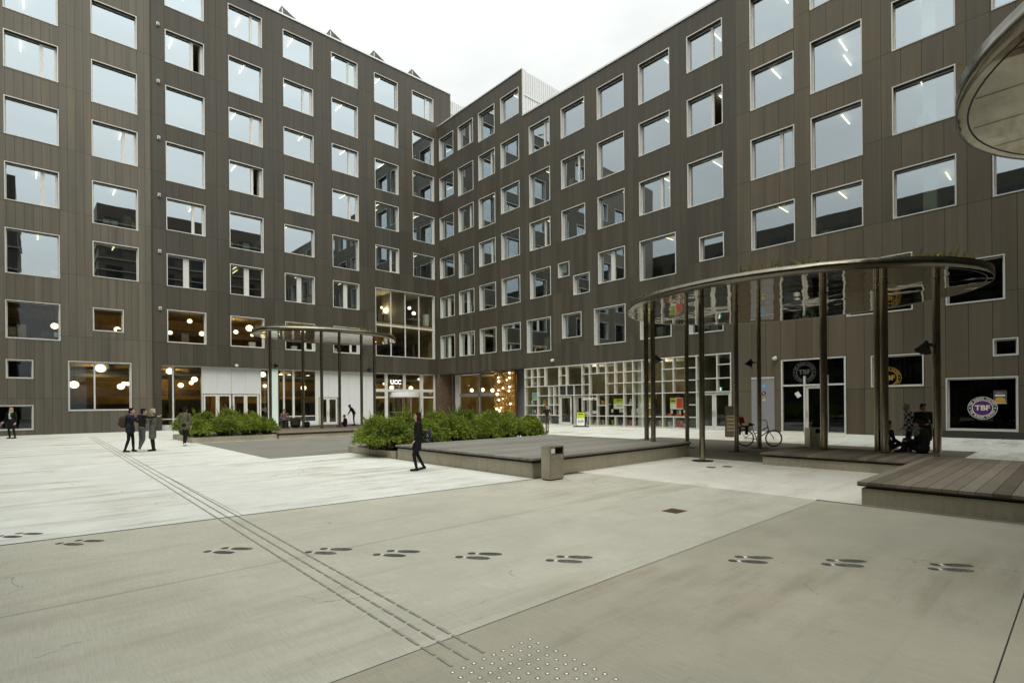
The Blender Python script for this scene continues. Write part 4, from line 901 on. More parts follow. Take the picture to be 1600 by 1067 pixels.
def roundel(lab, u, z, r, d, bg, ring, letters, rimc):
    t = thing('window_sign', lab, 'sign', (XR + d, u, z - r)); m = MB()
    if bg: disc(m, u, z, 0, r, d, 'sign_black')
    disc(m, u, z, r * .965, r, d - .004, rimc); disc(m, u, z, r * .66, r * .72, d - .004, rimc)
    if ring: disc(m, u, z, 0, r * .66, d - .003, ring)
    m.build('disc', t); m = MB()
    def arc(txt, rad, size, a0, a1, flip):
        for i, ch in enumerate(txt):
            if ch == ' ': continue
            q = a0 + (a1 - a0) * i / (len(txt) - 1); uu, zz = u - rad * math.cos(q), z + rad * math.sin(q)
            put_text(m, ch, size, uu, zz, d - .006, letters, 'R', size * .02, (q - math.pi / 2) if not flip else (q + math.pi / 2))
    arc('THE BURGER FACTORY', r * .835, r * .21, R(163), R(17), False); arc('THE BURGER FACTORY', r * .835, r * .21, R(197), R(343), True)
    disc(m, u - r * .84, z, 0, r * .06, d - .006, letters, 12); disc(m, u + r * .84, z, 0, r * .06, d - .006, letters, 12)
    put_text(m, 'TBF', r * .62, u, z, d - .008, letters, 'R', r * .018); m.build('lettering', t)
roundel('round purple sign with white ring lettering in the window at the far right', 3.6, 1.49, .555, .22, True, 'purple', 'white_paint', 'white_paint')
roundel('faint grey round sign on the dark glass above the glazed restaurant door', 11.64, 4.27 - .62, .64, .09, False, None, 'faint_grey', 'faint_grey')
roundel('gold round sign half hidden by a post in the small dark window', 7.46, 3.13, .6, .24, False, None, 'gold', 'gold')
t = thing('entrance_sign', 'white illuminated lettering above the revolving lobby door', 'sign', (28.4, YL + .4, 3.9)); m = MB(); put_text(m, 'UCC', .62, 29.05, 4.33, .42, 'sign_white', 'L', .022, 0, 1.0); m.build('lettering', t)
m = MB()
for i in range(2):
    for k in range(9): FL.box(m, 28.5 + k * .125, 28.59 + k * .125 - (.04 if (k * 3 + i) % 4 == 0 else 0), .41, .425, 3.92 - i * .09, 3.96 - i * .09, 'print_grey')
m.build('small_print', t)
t = thing('shop_sign', 'white shop name lettering on the glass right of the bookshop door', 'sign', (XR - .02, 28.1, 2.1)); m = MB(); put_text(m, 'Bogladen', .40, 28.14, 2.28, -.03, 'white_paint', 'R', .012); m.build('lettering', t)
m = MB()
for (u, z, w_) in ((28.5, 1.12, .62), (28.5, 1.0, .5), (27.75, 1.2, .5), (27.75, 1.08, .46)): FR.box(m, u - w_ / 2, u + w_ / 2, .13, .135, z - .035, z + .035, 'white_paint')
m.build('opening_hours_lines', t)
def poster(lab, u0, u1, z0, z1, d, kind):
    t = thing('poster', lab, 'poster', (XR + d, (u0 + u1) / 2, z0)); m = MB(); FR.box(m, u0, u1, d, d + .012, z0, z1, 'white_paint'); m.build('sheet', t); m = MB(); W, H = u1 - u0, z1 - z0
    if kind == 'lime':
        FR.box(m, u0, u1, d - .003, d - .001, z0 + H * .52, z1, 'lime'); FR.box(m, u0 + W * .25, u1 - W * .25, d - .005, d - .0035, z0 + H * .78, z0 + H * .86, 'sign_black')
        for k in range(4): FR.box(m, u1 - W * (.3 + .13 * k) - W * .08, u1 - W * (.3 + .13 * k), d - .003, d - .001, z0 + H * .2, z0 + H * (.42 - .05 * (k % 2)), 'print_grey')
    elif kind == 'half':
        FR.box(m, u0 + W * .55, u1, d - .003, d - .001, z0 + H * .5, z1, 'lime'); FR.box(m, u0 + W * .02, u0 + W * .5, d - .005, d - .002, z0 + H * .08, z1 - H * .06, 'orange_red'); FR.box(m, u0 + W * .6, u1 - W * .1, d - .005, d - .0035, z0 + H * .68, z0 + H * .76, 'sign_black')
    elif kind == 'blue':
        FR.box(m, u0 + .05, u1 - .05, d - .003, d - .001, z0 + H * .2, z1 - .05, 'picture_blue'); FR.box(m, u0 + .05, u1 - .05, d - .003, d - .001, z0 + .04, z0 + H * .2, 'lime')
        disc(m, (u0 + u1) / 2, z0 + H * .5, .12, .16, d - .005, 'white_paint', 14)
    elif kind == 'burger':
        FR.box(m, u0, u1, d - .003, d - .001, z0 + .02, z1, 'faint_grey'); FR.box(m, u0 + .06, u1 - .06, d - .004, d - .0032, z1 - .28, z1 - .2, 'white_paint'); FR.box(m, u0 + .12, u1 - .12, d - .004, d - .0032, z1 - .15, z1 - .1, 'print_grey')
        pts = [PR((u0 + u1) / 2 - .2 * math.cos(a), d - .006, z0 + .12 + .2 * math.sin(a)) for a in [math.pi * q / 14 for q in range(15)]]; m.poly(pts, 'bun'); FR.box(m, u0 + .03, u1 - .03, d - .0065, d - .0045, z0 + .03, z0 + .11, 'bun')
    m.build('print', t)
poster('lime and white poster left of the other lime poster in the bookshop window', 24.9, 25.95, 1.42, 2.24, .3, 'lime'); poster('lime and white poster beside the pale column in the bookshop window', 22.35, 23.4, 1.42, 2.26, .3, 'lime')
poster('lime poster half covered by an orange red one in the bookshop window', 19.8, 20.85, 1.4, 2.25, .3, 'half'); poster('blue picture card in the leftmost bookshop window bay', 34.45, 35.3, 2.2, 2.9, .3, 'blue'); poster('grey menu poster with a burger above the round purple sign', 2.72, 3.2, 1.7, 2.34, .25, 'burger')
t = thing('notice', 'white sheet stuck crooked on the glass left of the restaurant door', 'notice', (XR + .1, 12.0, 2.1)); m = MB(); T = FRM(12.02, 2.3, .108) @ Matrix.Rotation(R(32), 4, 'Z'); m.box((-.13, -.17, -.003), (.13, .17, 0), 'white_paint', T); m.build('sheet', t)
t = thing('exit_sign', 'green and white exit sign above the glazed double door', 'sign', (XR + .4, 17.15, 2.65)); m = MB(); FR.box(m, 16.95, 17.35, .40, .43, 2.66, 2.92, 'exit_green'); m.build('panel', t); m = MB(); FR.box(m, 17.02, 17.1, .395, .399, 2.7, 2.88, 'sign_white'); FR.box(m, 17.16, 17.3, .395, .399, 2.76, 2.82, 'sign_white'); m.build('pictogram', t)
# signs and boards standing on the paving
def aboard(lab, c, ang, w, h, face, frame, name='a_board'):
    t = thing(name, lab, 'sign board', (c[0], c[1], 0)); T = Matrix.Translation((c[0], c[1], 0)) @ Matrix.Rotation(ang, 4, 'Z')
    m = MB()
    for s in (-1, 1):
        S = T @ Matrix.Rotation(R(-9 * s), 4, 'X'); S = T @ Matrix.Translation((0, s * .2, 0)) @ Matrix.Rotation(R(10 * s), 4, 'X'); m.box((-w / 2, -.015, .03), (w / 2, .015, h), frame, S)
    m.build('frame', t)
    S = T @ Matrix.Translation((0, -.2, 0)) @ Matrix.Rotation(R(-10), 4, 'X'); m = MB(); m.box((-w / 2 + .04, -.022, .1), (w / 2 - .04, -.0155, h - .05), face, S); fo = m.build('face', t); return t, S
t, S = aboard('black pavement sign with a lime and white poster outside the bookshop door', (32.6, 27.6), R(-60), .72, 1.25, 'white_paint', 'black_metal')
m = MB(); m.box((-.32, -.026, .72), (.32, -.0225, 1.2), 'lime', S); m.box((-.2, -.029, 1.0), (.2, -.0265, 1.07), 'sign_black', S)
for k in range(4): m.box((-.22 + k * .12, -.026, .35), (-.14 + k * .12, -.0225, .55), 'print_grey', S)
m.build('print', t); m = MB(); T = Matrix.Translation((32.6, 27.6, 0)) @ Matrix.Rotation(R(-60), 4, 'Z'); m.box((-.6, -.32, 0), (.6, .32, .07), 'black_plastic', T); m.build('base', t)
t, S = aboard('tall wooden framed menu board standing behind the bicycle', (27.9, 13.05), R(-60), .66, 1.7, 'wood_dark', 'twig', 'menu_board')
m = MB()
for k in range(6): m.box((-.24, -.026, .35 + k * .2), (.1 + .03 * (k % 3), -.0225, .39 + k * .2), 'gold' if k % 2 else 'print_grey', S)
m.box((-.26, -.026, .2), (.26, -.0225, .32), 'rust', S); m.build('print', t)
# a few books and toys set out behind the shop glass
gs = [(35.5, .9, 'picture_blue'), (34.7, 1.78, 'print_grey'), (35.3, 1.78, 'picture_blue'), (34.9, .9, 'orange_red'), (33.9, 1.8, 'bun'), (33.5, .9, 'orange_red'), (32.5, 1.82, 'white_paint'), (32.4, .9, 'orange_red'), (32.0, .9, 'picture_blue'), (27.1, 1.76, 'bun'), (26.8, 1.76, 'picture_blue'), (27.9, .1, 'white_paint'), (27.0, .1, 'bun'), (26.3, .9, 'sign_black'), (25.3, .9, 'sign_black'), (24.4, 1.78, 'white_paint'), (24.2, .9, 'white_paint'), (23.6, .9, 'white_paint'), (22.8, .9, 'bun'), (25.1, .1, 'white_paint'), (24.4, .1, 'orange_red'), (23.5, .1, 'white_paint'), (22.7, .1, 'print_grey'), (21.0, .9, 'orange_red'), (20.3, .9, 'orange_red'), (19.7, .9, 'orange_red'), (20.9, .1, 'white_paint'), (20.1, .1, 'orange_red'), (19.7, .1, 'white_paint'), (26.0, .1, 'lime'), (21.7, .1, 'bun')]
rnd = random.Random(5)
for (u, z, mt) in gs:
    nm = {'picture_blue': 'blue', 'print_grey': 'grey', 'orange_red': 'orange red', 'bun': 'tan', 'white_paint': 'white', 'sign_black': 'black', 'lime': 'lime'}[mt]
    t = thing('book_pile', '%s books stood and stacked on a bookshop window ledge' % nm, 'books', (XR + .5, u, z), 'books on display in the bookshop window'); m = MB(); zz = z + .02; FR.box(m, u - .35, u + .35, .38, .85, z - .02, z + .018, 'white_panel'); m.build('ledge', t); m = MB()
    for k in range(rnd.randint(2, 4)):
        h = rnd.uniform(.03, .07); w_ = rnd.uniform(.16, .28); FR.box(m, u - w_, u + w_ * .8, .46, .74, zz, zz + h, mt); zz += h + .002
    m.build('book', t); m = MB()
    for k in range(2):
        uu = u + rnd.uniform(-.2, .2); FR.box(m, uu - .09, uu + .09, .44 - k * .03 + .02, .455 - k * .03 + .02, zz, zz + rnd.uniform(.2, .34), rnd.choice([mt, mt, 'white_paint', 'bun', 'print_grey']))
    m.build('standing_book', t)
# ------------------------------------------------------------------ lamps that are lit in the photograph
GLB = [(2.4,53.12,3.68,.33),(4.04,53.12,5.02,.37),(5.53,55.12,3.64,.29),(5.9,56.62,3.93,.22),(6.23,57.12,3.95,.19),(5.13,53.12,8.2,.25),(1.29,53.12,8.12,.26),(10.43,54.12,9.52,.22),(8.94,54.12,8.37,.2),(11.17,53.12,8.36,.24),(14.2,54.12,8.88,.22),(15.1,53.12,9.2,.34),(16.2,56.12,8.95,.17),
 (8.49,55.12,4.84,.18),(8.72,53.12,4.95,.3),(9.7,54.12,3.79,.25),(10.71,55.12,4.06,.21),(10.96,55.12,4.38,.29),(16.25,53.12,4.9,.29),(17.04,55.12,3.88,.2),(18.27,54.12,4.87,.26),(19.42,55.12,4.94,.21),(21.3,55.12,4.95,.21),(20.49,54.12,3.71,.29),(29.92,55.12,13.14,.17),(28.69,53.12,11.98,.32),(29.31,53.12,12.46,.32),(31.36,54.12,12.87,.25),(32.66,55.12,12.99,.2),(31.43,53.12,11.95,.31),(33.0,54.12,13.3,.22),(33.6,54.12,12.73,.26),(30.14,55.12,4.34,.16),(30.01,53.12,3.85,.27),(32.5,53.12,3.82,.27),(33.7,53.12,4.95,.24),(22.49,57.12,4.87,.13)]
mb0 = MB(); mb0.ball((0, 0, 0), 1, 'globe_glow', 20, 14, (1, 1, .93)); gme = mb0.mesh('globe', True)
for (x, y, z, r) in GLB:
    up_ = z > 6
    lab = 'glowing white globe lamp hanging behind the tall two storey window above the lobby door' if z > 11 else ('glowing white globe lamp hanging inside a first floor window of the left wing' if up_ else ('glowing white globe lamp hanging in the large left street window' if x < 7 else 'glowing white globe lamp hanging inside the street level lobby glass'))
    t = thing('globe_lamp', lab, 'lamp', (x, y, z), 'globe lamps hanging behind ' + ('the two storey window' if z > 11 else 'the first floor windows' if up_ else 'the large left window' if x < 7 else 'the lobby glass'))
    o = bpy.data.objects.new('globe', gme); link(o, t); o.matrix_basis = Matrix.Translation((x, y, z)) @ Matrix.Scale(r * .92, 4)
    ceil = 14.6 if z > 11 else 10.14 if up_ else 5.3; m = MB(); m.tube([(x, y, z + r * .8), (x, y, ceil)], .012, 'black_metal', 5); m.build('cord', t)
# straight office tubes, hung across the rooms
mb0 = MB(); mb0.box((-.04, 0, -.03), (.04, 1.5, 0), 'tube_glow'); t1 = mb0.mesh('tube_light'); mb0 = MB(); mb0.box((-.04, 0, -.03), (.04, 1.5, 0), 'tube_warm'); t2 = mb0.mesh('tube_light')
rnd = random.Random(11)
def tubes(fac, lst, ceil, lab, grp):
    for (u0, u1, z0, z1) in lst:
        if z1 < 10 or u1 - u0 < 2.4 or rnd.random() < .2: continue
        zc = [c for (f, c) in LEV if f < z1 < c + .1][0] - .16
        for k in range(rnd.choice((1, 1, 1, 2))):
            u = u0 + (u1 - u0) * rnd.uniform(.25, .8); dd = rnd.uniform(.9, 1.6) + 2.0 * k
            t = bpy.data.objects.new('tube_light', t1 if z1 > 15 else t2); link(t); tag(t, lab, 'ceiling light', grp)
            t.matrix_basis = Matrix.Translation(fac.P(u, dd, zc)) @ (Matrix.Identity(4) if fac is FL else Matrix.Rotation(R(-90), 4, 'Z'))
tubes(FL, [q[:4] for q in lw if q[5] == 'glass_office'], 0, 'straight white ceiling light behind an office window of the left wing', 'tube lights in the left wing offices')
tubes(FR, [q[:4] for q in rw if q[5] == 'glass_office'], 0, 'straight white ceiling light seen through an office window of the right wing', 'tube lights in the right wing offices')
simple('amber_foil', (.34, .17, .03), .35, .5); t = thing('light_curtain', 'curtain of warm glowing fairy lights hanging in the porch at the inner corner', 'fairy lights', (35.5, 40.1, 0)); m = MB(); m2 = MB(); rnd = random.Random(3)
for i in range(26):
    y = 38.7 + i * .118; m2.tube([(35.45, y, 5.2), (35.45, y, .6)], .014, 'amber_foil', 5, False)
    for k in range(24):
        if rnd.random() < .38: m.ball((35.45 + rnd.uniform(-.04, .04), y, 5.0 - k * .18 + rnd.uniform(-.05, .05)), rnd.choice((.014, .018, .024)), 'fairy_glow', 6, 4)
for (yy, zz, rr) in ((40.9, 4.6, .11), (40.85, 4.2, .15), (39.2, 5.0, .12), (39.2, 4.5, .12), (39.2, 3.6, .12), (41.1, 2.9, .16), (40.9, 3.3, .1), (40.2, 3.5, .11), (40.85, 2.3, .12), (41.2, 1.4, .13), (40.8, 1.2, .15), (39.3, 3.2, .12), (39.6, 4.3, .1), (40.5, 1.5, .1), (40.2, 2.4, .07), (39.1, 1.9, .12)): m.ball((35.36, yy, zz), rr, 'globe_glow', 12, 8)
m.build('bulbs', t); m2.build('strings', t); m = MB(); m.box((35.56, 38.6, .5), (35.6, 41.8, 5.2), 'amber_foil'); m.build('backing_sheet', t)
mb0 = MB()
for i, (y, z) in enumerate(((48.2, 3.5), (46.2, 3.5), (44.5, 3.4))):
    t = thing('globe_lamp', 'warm globe lamp glowing behind the porch glass at the inner corner', 'lamp', (37.6, y, z), 'globe lamps behind the porch glass'); m = MB(); m.ball((37.6, y, z), .22, 'globe_glow', 16, 10); m.build('globe', t, True); m = MB(); m.tube([(37.6, y, z + .2), (37.6, y, 5.1)], .012, 'black_metal', 5); m.build('cord', t)
for (loc, p, c_) in (((9.5, 57.0, 4.4), 90, (1, .72, .34)), ((19, 57.0, 4.4), 90, (1, .72, .34)), ((30, 57.0, 4.4), 110, (1, .72, .34)), ((4, 55, 4.4), 80, (1, .72, .34)), ((6, 54.5, 9.2), 60, (1, .72, .34)), ((14, 54.5, 9.2), 60, (1, .72, .34)), ((30, 54.5, 12.8), 80, (1, .75, .4)), ((37.5, 30, 4.6), 70, (1, .85, .6)), ((37.5, 23, 4.6), 70, (1, .85, .6)), ((38.4, 45, 4.4), 60, (1, .72, .36))):
    l = bpy.data.lights.new('room_lamp', 'POINT'); l.energy = p * 1.4; l.color = c_; l.shadow_soft_size = .3; lo = bpy.data.objects.new('room_lamp', l); col.objects.link(lo); lo.location = loc

# ------------------------------------------------------------------ bicycle with child seat
simple('red_plastic', (.60, .05, .03), .5); simple('bike_black', (.018, .018, .02), .35, .2)
t = thing('bicycle', 'black step through bicycle with a red child seat parked by a canopy post', 'bicycle', (22.85, 9.5, 0))
B0 = Vector((22.58, 9.98, 0)); B1 = Vector((23.14, 9.02, 0)); fd = (B1 - B0).normalized()
def BP(s, z, lat=0): return B0 + fd * s + Vector((-fd.y, fd.x, 0)) * lat + Vector((0, 0, z))
def wheel(s, turn):
    ax = Matrix.Rotation(turn, 4, 'Z') @ fd; ce = BP(s, .35); m = MB(); ring = [ce + (ax * math.cos(a) + Vector((0, 0, 1)) * math.sin(a)) * .335 for a in [2 * math.pi * k / 36 for k in range(37)]]
    m.tube(ring, .021, 'rubber', 8, False); wo_ = m.build('wheel', t, True); m = MB(); rim = [ce + (ax * math.cos(a) + Vector((0, 0, 1)) * math.sin(a)) * .30 for a in [2 * math.pi * k / 36 for k in range(37)]]; m.tube(rim, .010, 'lamp_grey', 6, False)
    for k in range(18): a = 2 * math.pi * k / 18; m.tube([ce, ce + (ax * math.cos(a) + Vector((0, 0, 1)) * math.sin(a)) * .3], .0022, 'lamp_grey', 4, False)
    m.build('spokes', wo_)
wheel(0, 0); wheel(1.11, R(14))
m = MB(); hd0, hd1 = BP(.86, .92), BP(.92, .66); bb = BP(.46, .31); st0, st1 = BP(.33, .62), BP(.28, .86)
for a, b, r_ in ((hd0, hd1, .022), (hd1, bb, .022), (BP(.88, .82), BP(.36, .52), .02), (bb, st0, .018), (st0, st1, .016), (bb, BP(0, .35), .012), (st0, BP(0, .35), .012), (hd1, BP(1.11, .35), .015)): m.tube([a, b], r_, 'bike_black', 8)
m.build('frame', t)
m = MB(); m.tube([hd0, BP(.84, 1.06)], .015, 'bike_black', 8); m.tube([BP(.70, 1.10, .30), BP(.80, 1.12, .16), BP(.86, 1.07, 0), BP(.80, 1.12, -.16), BP(.70, 1.10, -.30)], .013, 'bike_black', 8); m.build('handlebar', t)
m = MB(); m.tube([BP(.12, .92), BP(.22, .93), BP(.36, .92)], [.075, .07, .022], 'bike_black', 8); m.build('saddle', t)
CS = Matrix.Translation(BP(-.02, .82)) @ Matrix.Rotation(math.atan2(fd.y, fd.x), 4, 'Z'); m = MB()
m.box((-.14, -.15, 0), (.14, .15, .06), 'black_plastic', CS); CB = CS @ Matrix.Translation((-.14, 0, .05)) @ Matrix.Rotation(R(-14), 4, 'Y'); m.box((-.05, -.17, 0), (.02, .17, .46), 'red_plastic', CB); m.box((-.04, -.12, .46), (.01, .12, .54), 'red_plastic', CB)
for s in (-1, 1): m.box((-.03, s * .17 - .02, .1), (.16, s * .17 + .02, .36), 'red_plastic', CB); m.box((.02, s * .11 - .04, -.32), (.12, s * .11 + .04, -.0), 'black_plastic', CS)
m.build('child_seat', t)
m = MB(); m.tube([BP(-.2, .72), BP(.25, .72)], .012, 'bike_black', 6); m.tube([BP(-.18, .72), BP(0, .35)], .008, 'bike_black', 6); m.box((-.2, -.13, .05), (.0, .13, .4), 'black_plastic', Matrix.Translation(BP(-.18, .44)) @ Matrix.Rotation(math.atan2(fd.y, fd.x), 4, 'Z')); m.build('carrier_bag', t)
m = MB(); m.tube([BP(.46, .31, -.06), BP(.46, .31, .06)], .05, 'lamp_grey', 10); m.tube([bb, BP(.46, .14, .07), BP(.46, .14, .16)], .01, 'lamp_grey', 6); m.tube([bb, BP(.46, .48, -.07), BP(.46, .48, -.16)], .01, 'lamp_grey', 6); m.build('pedals', t)
# ------------------------------------------------------------------ people: one continuous body each, grown from tapered limbs
def cloth(name, c, rough=.8): 
    return simple(name, c, rough, 0, .22, 14, spec=.2)
for n_, c_ in (('cloth_black', (.013, .013, .014)), ('cloth_navy', (.018, .022, .035)), ('cloth_grey', (.085, .085, .085)), ('cloth_olive', (.115, .115, .065)), ('cloth_jeans', (.035, .05, .10)), ('cloth_greygreen', (.12, .125, .10)), ('cloth_white', (.62, .62, .60)), ('cloth_pink', (.30, .16, .16)), ('cloth_paleblue', (.45, .52, .62)), ('cloth_sand', (.34, .28, .2)), ('shoe_white', (.65, .64, .60)), ('shoe_black', (.014, .013, .012)), ('hair_dark', (.018, .012, .009)), ('hair_red', (.04, .014, .010)), ('hair_blond', (.40, .27, .10)), ('hair_grey', (.48, .44, .36)), ('bag_brown', (.06, .045, .028)), ('bag_olive', (.04, .042, .03))): cloth(n_, c_)
m_, nt_, out_ = nodes_mat('cloth_check')
ck = N(nt_, 'ShaderNodeTexChecker'); ck.inputs['Scale'].default_value = 11; ck.inputs[1].default_value = (.82, .84, .82, 1); ck.inputs[2].default_value = (.02, .035, .04, 1)
nt_.links.new(OBJC(nt_), ck.inputs[0]); BSDF(nt_, out_, ck.outputs[0], .8)
m_, nt_, out_ = nodes_mat('bag_floral')
vo = N(nt_, 'ShaderNodeTexVoronoi'); vo.inputs['Scale'].default_value = 17; nt_.links.new(OBJC(nt_), vo.inputs['Vector'])
BSDF(nt_, out_, MIXC(nt_, MATH(nt_, 'LESS_THAN', vo.outputs['Distance'], .26), (.012, .012, .014), (.5, .5, .52)), .7)

def ellipsoid(m, c, r, Rm=None, mat='skin_a', n=14, k=10):
    i0 = len(m.v); m.ball((0, 0, 0), 1, mat, n, k)
    for i in range(i0, len(m.v)):
        v = Vector(m.v[i]); v = Vector((v.x * r[0], v.y * r[1], v.z * r[2]))
        if Rm is not None: v = Rm @ v
        m.v[i] = tuple(v + Vector(c))
def capsule(m, a, b, ra, rb, mat='skin_a', n=12):
    a, b = Vector(a), Vector(b); d = b - a; L = d.length
    if L < 1e-5: d = Vector((0, 0, 1))
    d.normalize(); pts = []; rad = []
    for q in (90, 60, 35, 12): pts.append(a - d * ra * math.sin(R(q))); rad.append(max(1e-4, ra * math.cos(R(q))))
    for q in (12, 35, 60, 90): pts.append(b + d * rb * math.sin(R(q))); rad.append(max(1e-4, rb * math.cos(R(q))))
    # keep order along the axis
    m.tube(pts, rad, mat, n)
def person(lab, loc, face, h, pose=None, top='cloth_black', legs='cloth_black', shoe='shoe_black', skin='skin_a', hair='hair_dark', hairlen='short', coat=None, coat_len=.62, bulk=1.0, lean=(0, 0), headturn=0, sleeves=True, shorts=False, group=None, scarf=None, hood=False):
    """face: heading in degrees of the direction the person looks (0 = +x). Joints are for a 1.75 m body looking along +y."""
    J = dict(pel=(0, 0, .95), wai=(0, 0, 1.12), che=(0, .0, 1.32), nec=(0, .0, 1.49), hea=(0, .02, 1.64),
             hL=(-.095, 0, .92), kL=(-.10, .02, .50), aL=(-.10, -.02, .09), tL=(-.115, .15, .035), hR=(.095, 0, .92), kR=(.10, .02, .50), aR=(.10, -.02, .09), tR=(.115, .15, .035),
             sL=(-.185, -.01, 1.43), eL=(-.235, -.03, 1.15), wL=(-.225, .05, .91), sR=(.185, -.01, 1.43), eR=(.235, -.03, 1.15), wR=(.225, .05, .91))
    if pose: J.update(pose)
    up_names = ('wai', 'che', 'nec', 'hea', 'sL', 'sR', 'eL', 'eR', 'wL', 'wR')
    J = {k: Vector(v) for k, v in J.items()}
    t = thing('person', lab, 'person', loc, group)
    S = h / 1.75; W = Matrix.Translation(loc) @ Matrix.Rotation(R(face - 90), 4, 'Z') @ Matrix.Scale(S, 4)
    bones = []                                            # (a, b, ra, rb, material)
    b_ = bulk; cl = top
    bones += [(J['pel'], J['pel'] + Vector((0, -.01, .02)), .135 * b_, .135 * b_, legs), (J['wai'], J['che'], .125 * b_, .135 * b_, cl), (J['pel'] + Vector((0, 0, .06)), J['wai'], .13 * b_, .12 * b_, cl), (J['che'], J['che'] + (J['nec'] - J['che']) * .55, .14 * b_, .10, cl), (J['sL'], J['sR'], .072 * b_, .072 * b_, cl), (J['nec'] - Vector((0, 0, .05)), J['hea'] - Vector((0, 0, .06)), .056, .052, skin)]
    for s in 'LR':
        bones += [(J['h' + s], J['k' + s], .084 * b_, .056, legs), (J['k' + s], J['k' + s] + (J['a' + s] - J['k' + s]) * .3, .056, .056, skin if shorts else legs), (J['k' + s] + (J['a' + s] - J['k' + s]) * .3, J['a' + s], .056, .040, skin if shorts else legs)]
        heel = J['a' + s] + Vector((0, -.035, -.045)) if J['t' + s].z < J['a' + s].z else J['a' + s]
        bones += [(heel, J['t' + s], .042, .036, shoe), (J['a' + s], heel, .042, .042, shoe)]
        bones += [(J['s' + s], J['e' + s], .062 * b_, .046 * b_, cl), (J['e' + s], J['w' + s], .046 * b_, .034, cl if sleeves else skin)]
        # hand: palm, four bent fingers of different length, thumb from the side of the palm
        d = (J['w' + s] - J['e' + s]).normalized(); side = d.cross(Vector((0, 0, 1)) if abs(d.z) < .8 else Vector((0, 1, 0))).normalized(); nrm = side.cross(d).normalized()
        if nrm.y < 0 and abs(d.z) > .5: nrm = -nrm; side = -side
        w_ = J['w' + s]; p1 = w_ + d * .085
        bones += [(w_ + side * .012, p1 + side * .022, .026, .022, skin), (w_ - side * .012, p1 - side * .022, .026, .022, skin)]
        for q, L in ((-.033, .062), (-.011, .075), (.011, .08), (.033, .068)):
            a = p1 + side * q; k1 = a + d * L * .55 + nrm * .012; k2 = k1 + d * L * .40 + nrm * .026
            bones += [(a - d * .02, k1, .0115, .0105, skin), (k1, k2, .0105, .009, skin)]
        th = w_ + d * .03 - side * .03; bones += [(th, th - side * .03 + d * .035 + nrm * .012, .0145, .012, skin), (th - side * .03 + d * .035 + nrm * .012, th - side * .034 + d * .07 + nrm * .024, .012, .010, skin)]
    if coat:                                              # skirt of the coat hangs from the waist over the thighs
        c0 = J['wai']; 
        for s in 'LR':
            e = J['h' + s] + (J['k' + s] - J['h' + s]) * coat_len; bones += [(J['h' + s] + Vector((0, 0, .08)), e, .115 * b_, .118 * b_, coat), ((J['h' + 'L'] + J['h' + 'R']) / 2, (J['hL'] + (J['kL'] - J['hL']) * coat_len + J['hR'] + (J['kR'] - J['hR']) * coat_len) / 2, .12 * b_, .125 * b_, coat)]
    m = MB()
    for a, b, ra, rb, mt in bones: capsule(m, a, b, ra, rb, mt)
    HM = Matrix.Rotation(R(headturn), 3, 'Z'); hc = J['hea']
    hp = lambda x, y, z: hc + HM @ Vector((x, y, z))
    ellipsoid(m, hp(0, -.005, .025), (.076, .096, .105), HM, skin); ellipsoid(m, hp(0, .03, -.045), (.055, .06, .07), HM, skin); ellipsoid(m, hp(0, .095, -.012), (.014, .022, .028), HM, skin, 8, 6); ellipsoid(m, hp(0, .078, -.06), (.026, .014, .010), HM, skin, 8, 6)
    for sx in (-1, 1): ellipsoid(m, hp(sx * .078, -.01, -.005), (.012, .022, .032), HM, skin, 8, 6)
    for i in range(len(m.v)): m.v[i] = tuple(W @ Vector(m.v[i]))
    me = m.mesh('tmp'); o = bpy.data.objects.new('tmp', me); col.objects.link(o)
    rm = o.modifiers.new('r', 'REMESH'); rm.mode = 'VOXEL'; rm.voxel_size = .0115 * S; rm.use_smooth_shade = True
    sm = o.modifiers.new('s', 'SMOOTH'); sm.iterations = 2; sm.factor = .4
    bpy.context.view_layer.update(); bme = bpy.data.meshes.new_from_object(o.evaluated_get(bpy.context.evaluated_depsgraph_get())); bpy.data.objects.remove(o); bpy.data.meshes.remove(me)
    # clothes: every face takes the cloth of the limb it grew from
    nf = len(bme.polygons); cen = np.zeros(nf * 3, np.float32); bme.polygons.foreach_get('center', cen); cen = cen.reshape(-1, 3)
    Wi = np.array(W.inverted()); cen = cen @ Wi[:3, :3].T + Wi[:3, 3]
    best = np.full(nf, 1e9); mi = np.zeros(nf, int); mats = []
    hb = [(hp(0, 0, .03), hp(0, 0, .031), .105, .105, skin), (hp(0, .03, -.05), hp(0, .031, -.05), .07, .07, skin)]
    for a, b, ra, rb, mt in bones + hb:
        if mt not in mats: mats.append(mt)
        a = np.array(a); b = np.array(b); d = b - a; L2 = max(d @ d, 1e-9); q = np.clip(((cen - a) @ d) / L2, 0, 1); dist = np.linalg.norm(cen - (a + q[:, None] * d), axis=1) - (ra + (rb - ra) * q)
        w_ = dist < best; best[w_] = dist[w_]; mi[w_] = mats.index(mt)
    bme.materials.clear()
    for mt in mats: bme.materials.append(MATS[mt])
    bme.polygons.foreach_set('material_index', mi.astype(np.int32)); bme.polygons.foreach_set('use_smooth', np.ones(nf, bool)); bme.update()
    bo = bpy.data.objects.new('body', bme); link(bo, t)
    # hair
    m = MB(); hl = hair
    ellipsoid(m, hp(0, -.022, .045), (.086, .098, .098), HM, hl)
    if hairlen != 'bald':
        ellipsoid(m, hp(0, -.05, .0), (.084, .075, .09), HM, hl); 
        for q in range(16): a = q * .4; ellipsoid(m, hp(.055 * math.cos(a), -.02 + .06 * math.sin(a), .095 + .01 * math.sin(q * 3)), (.03, .034, .034), HM, hl, 8, 6)
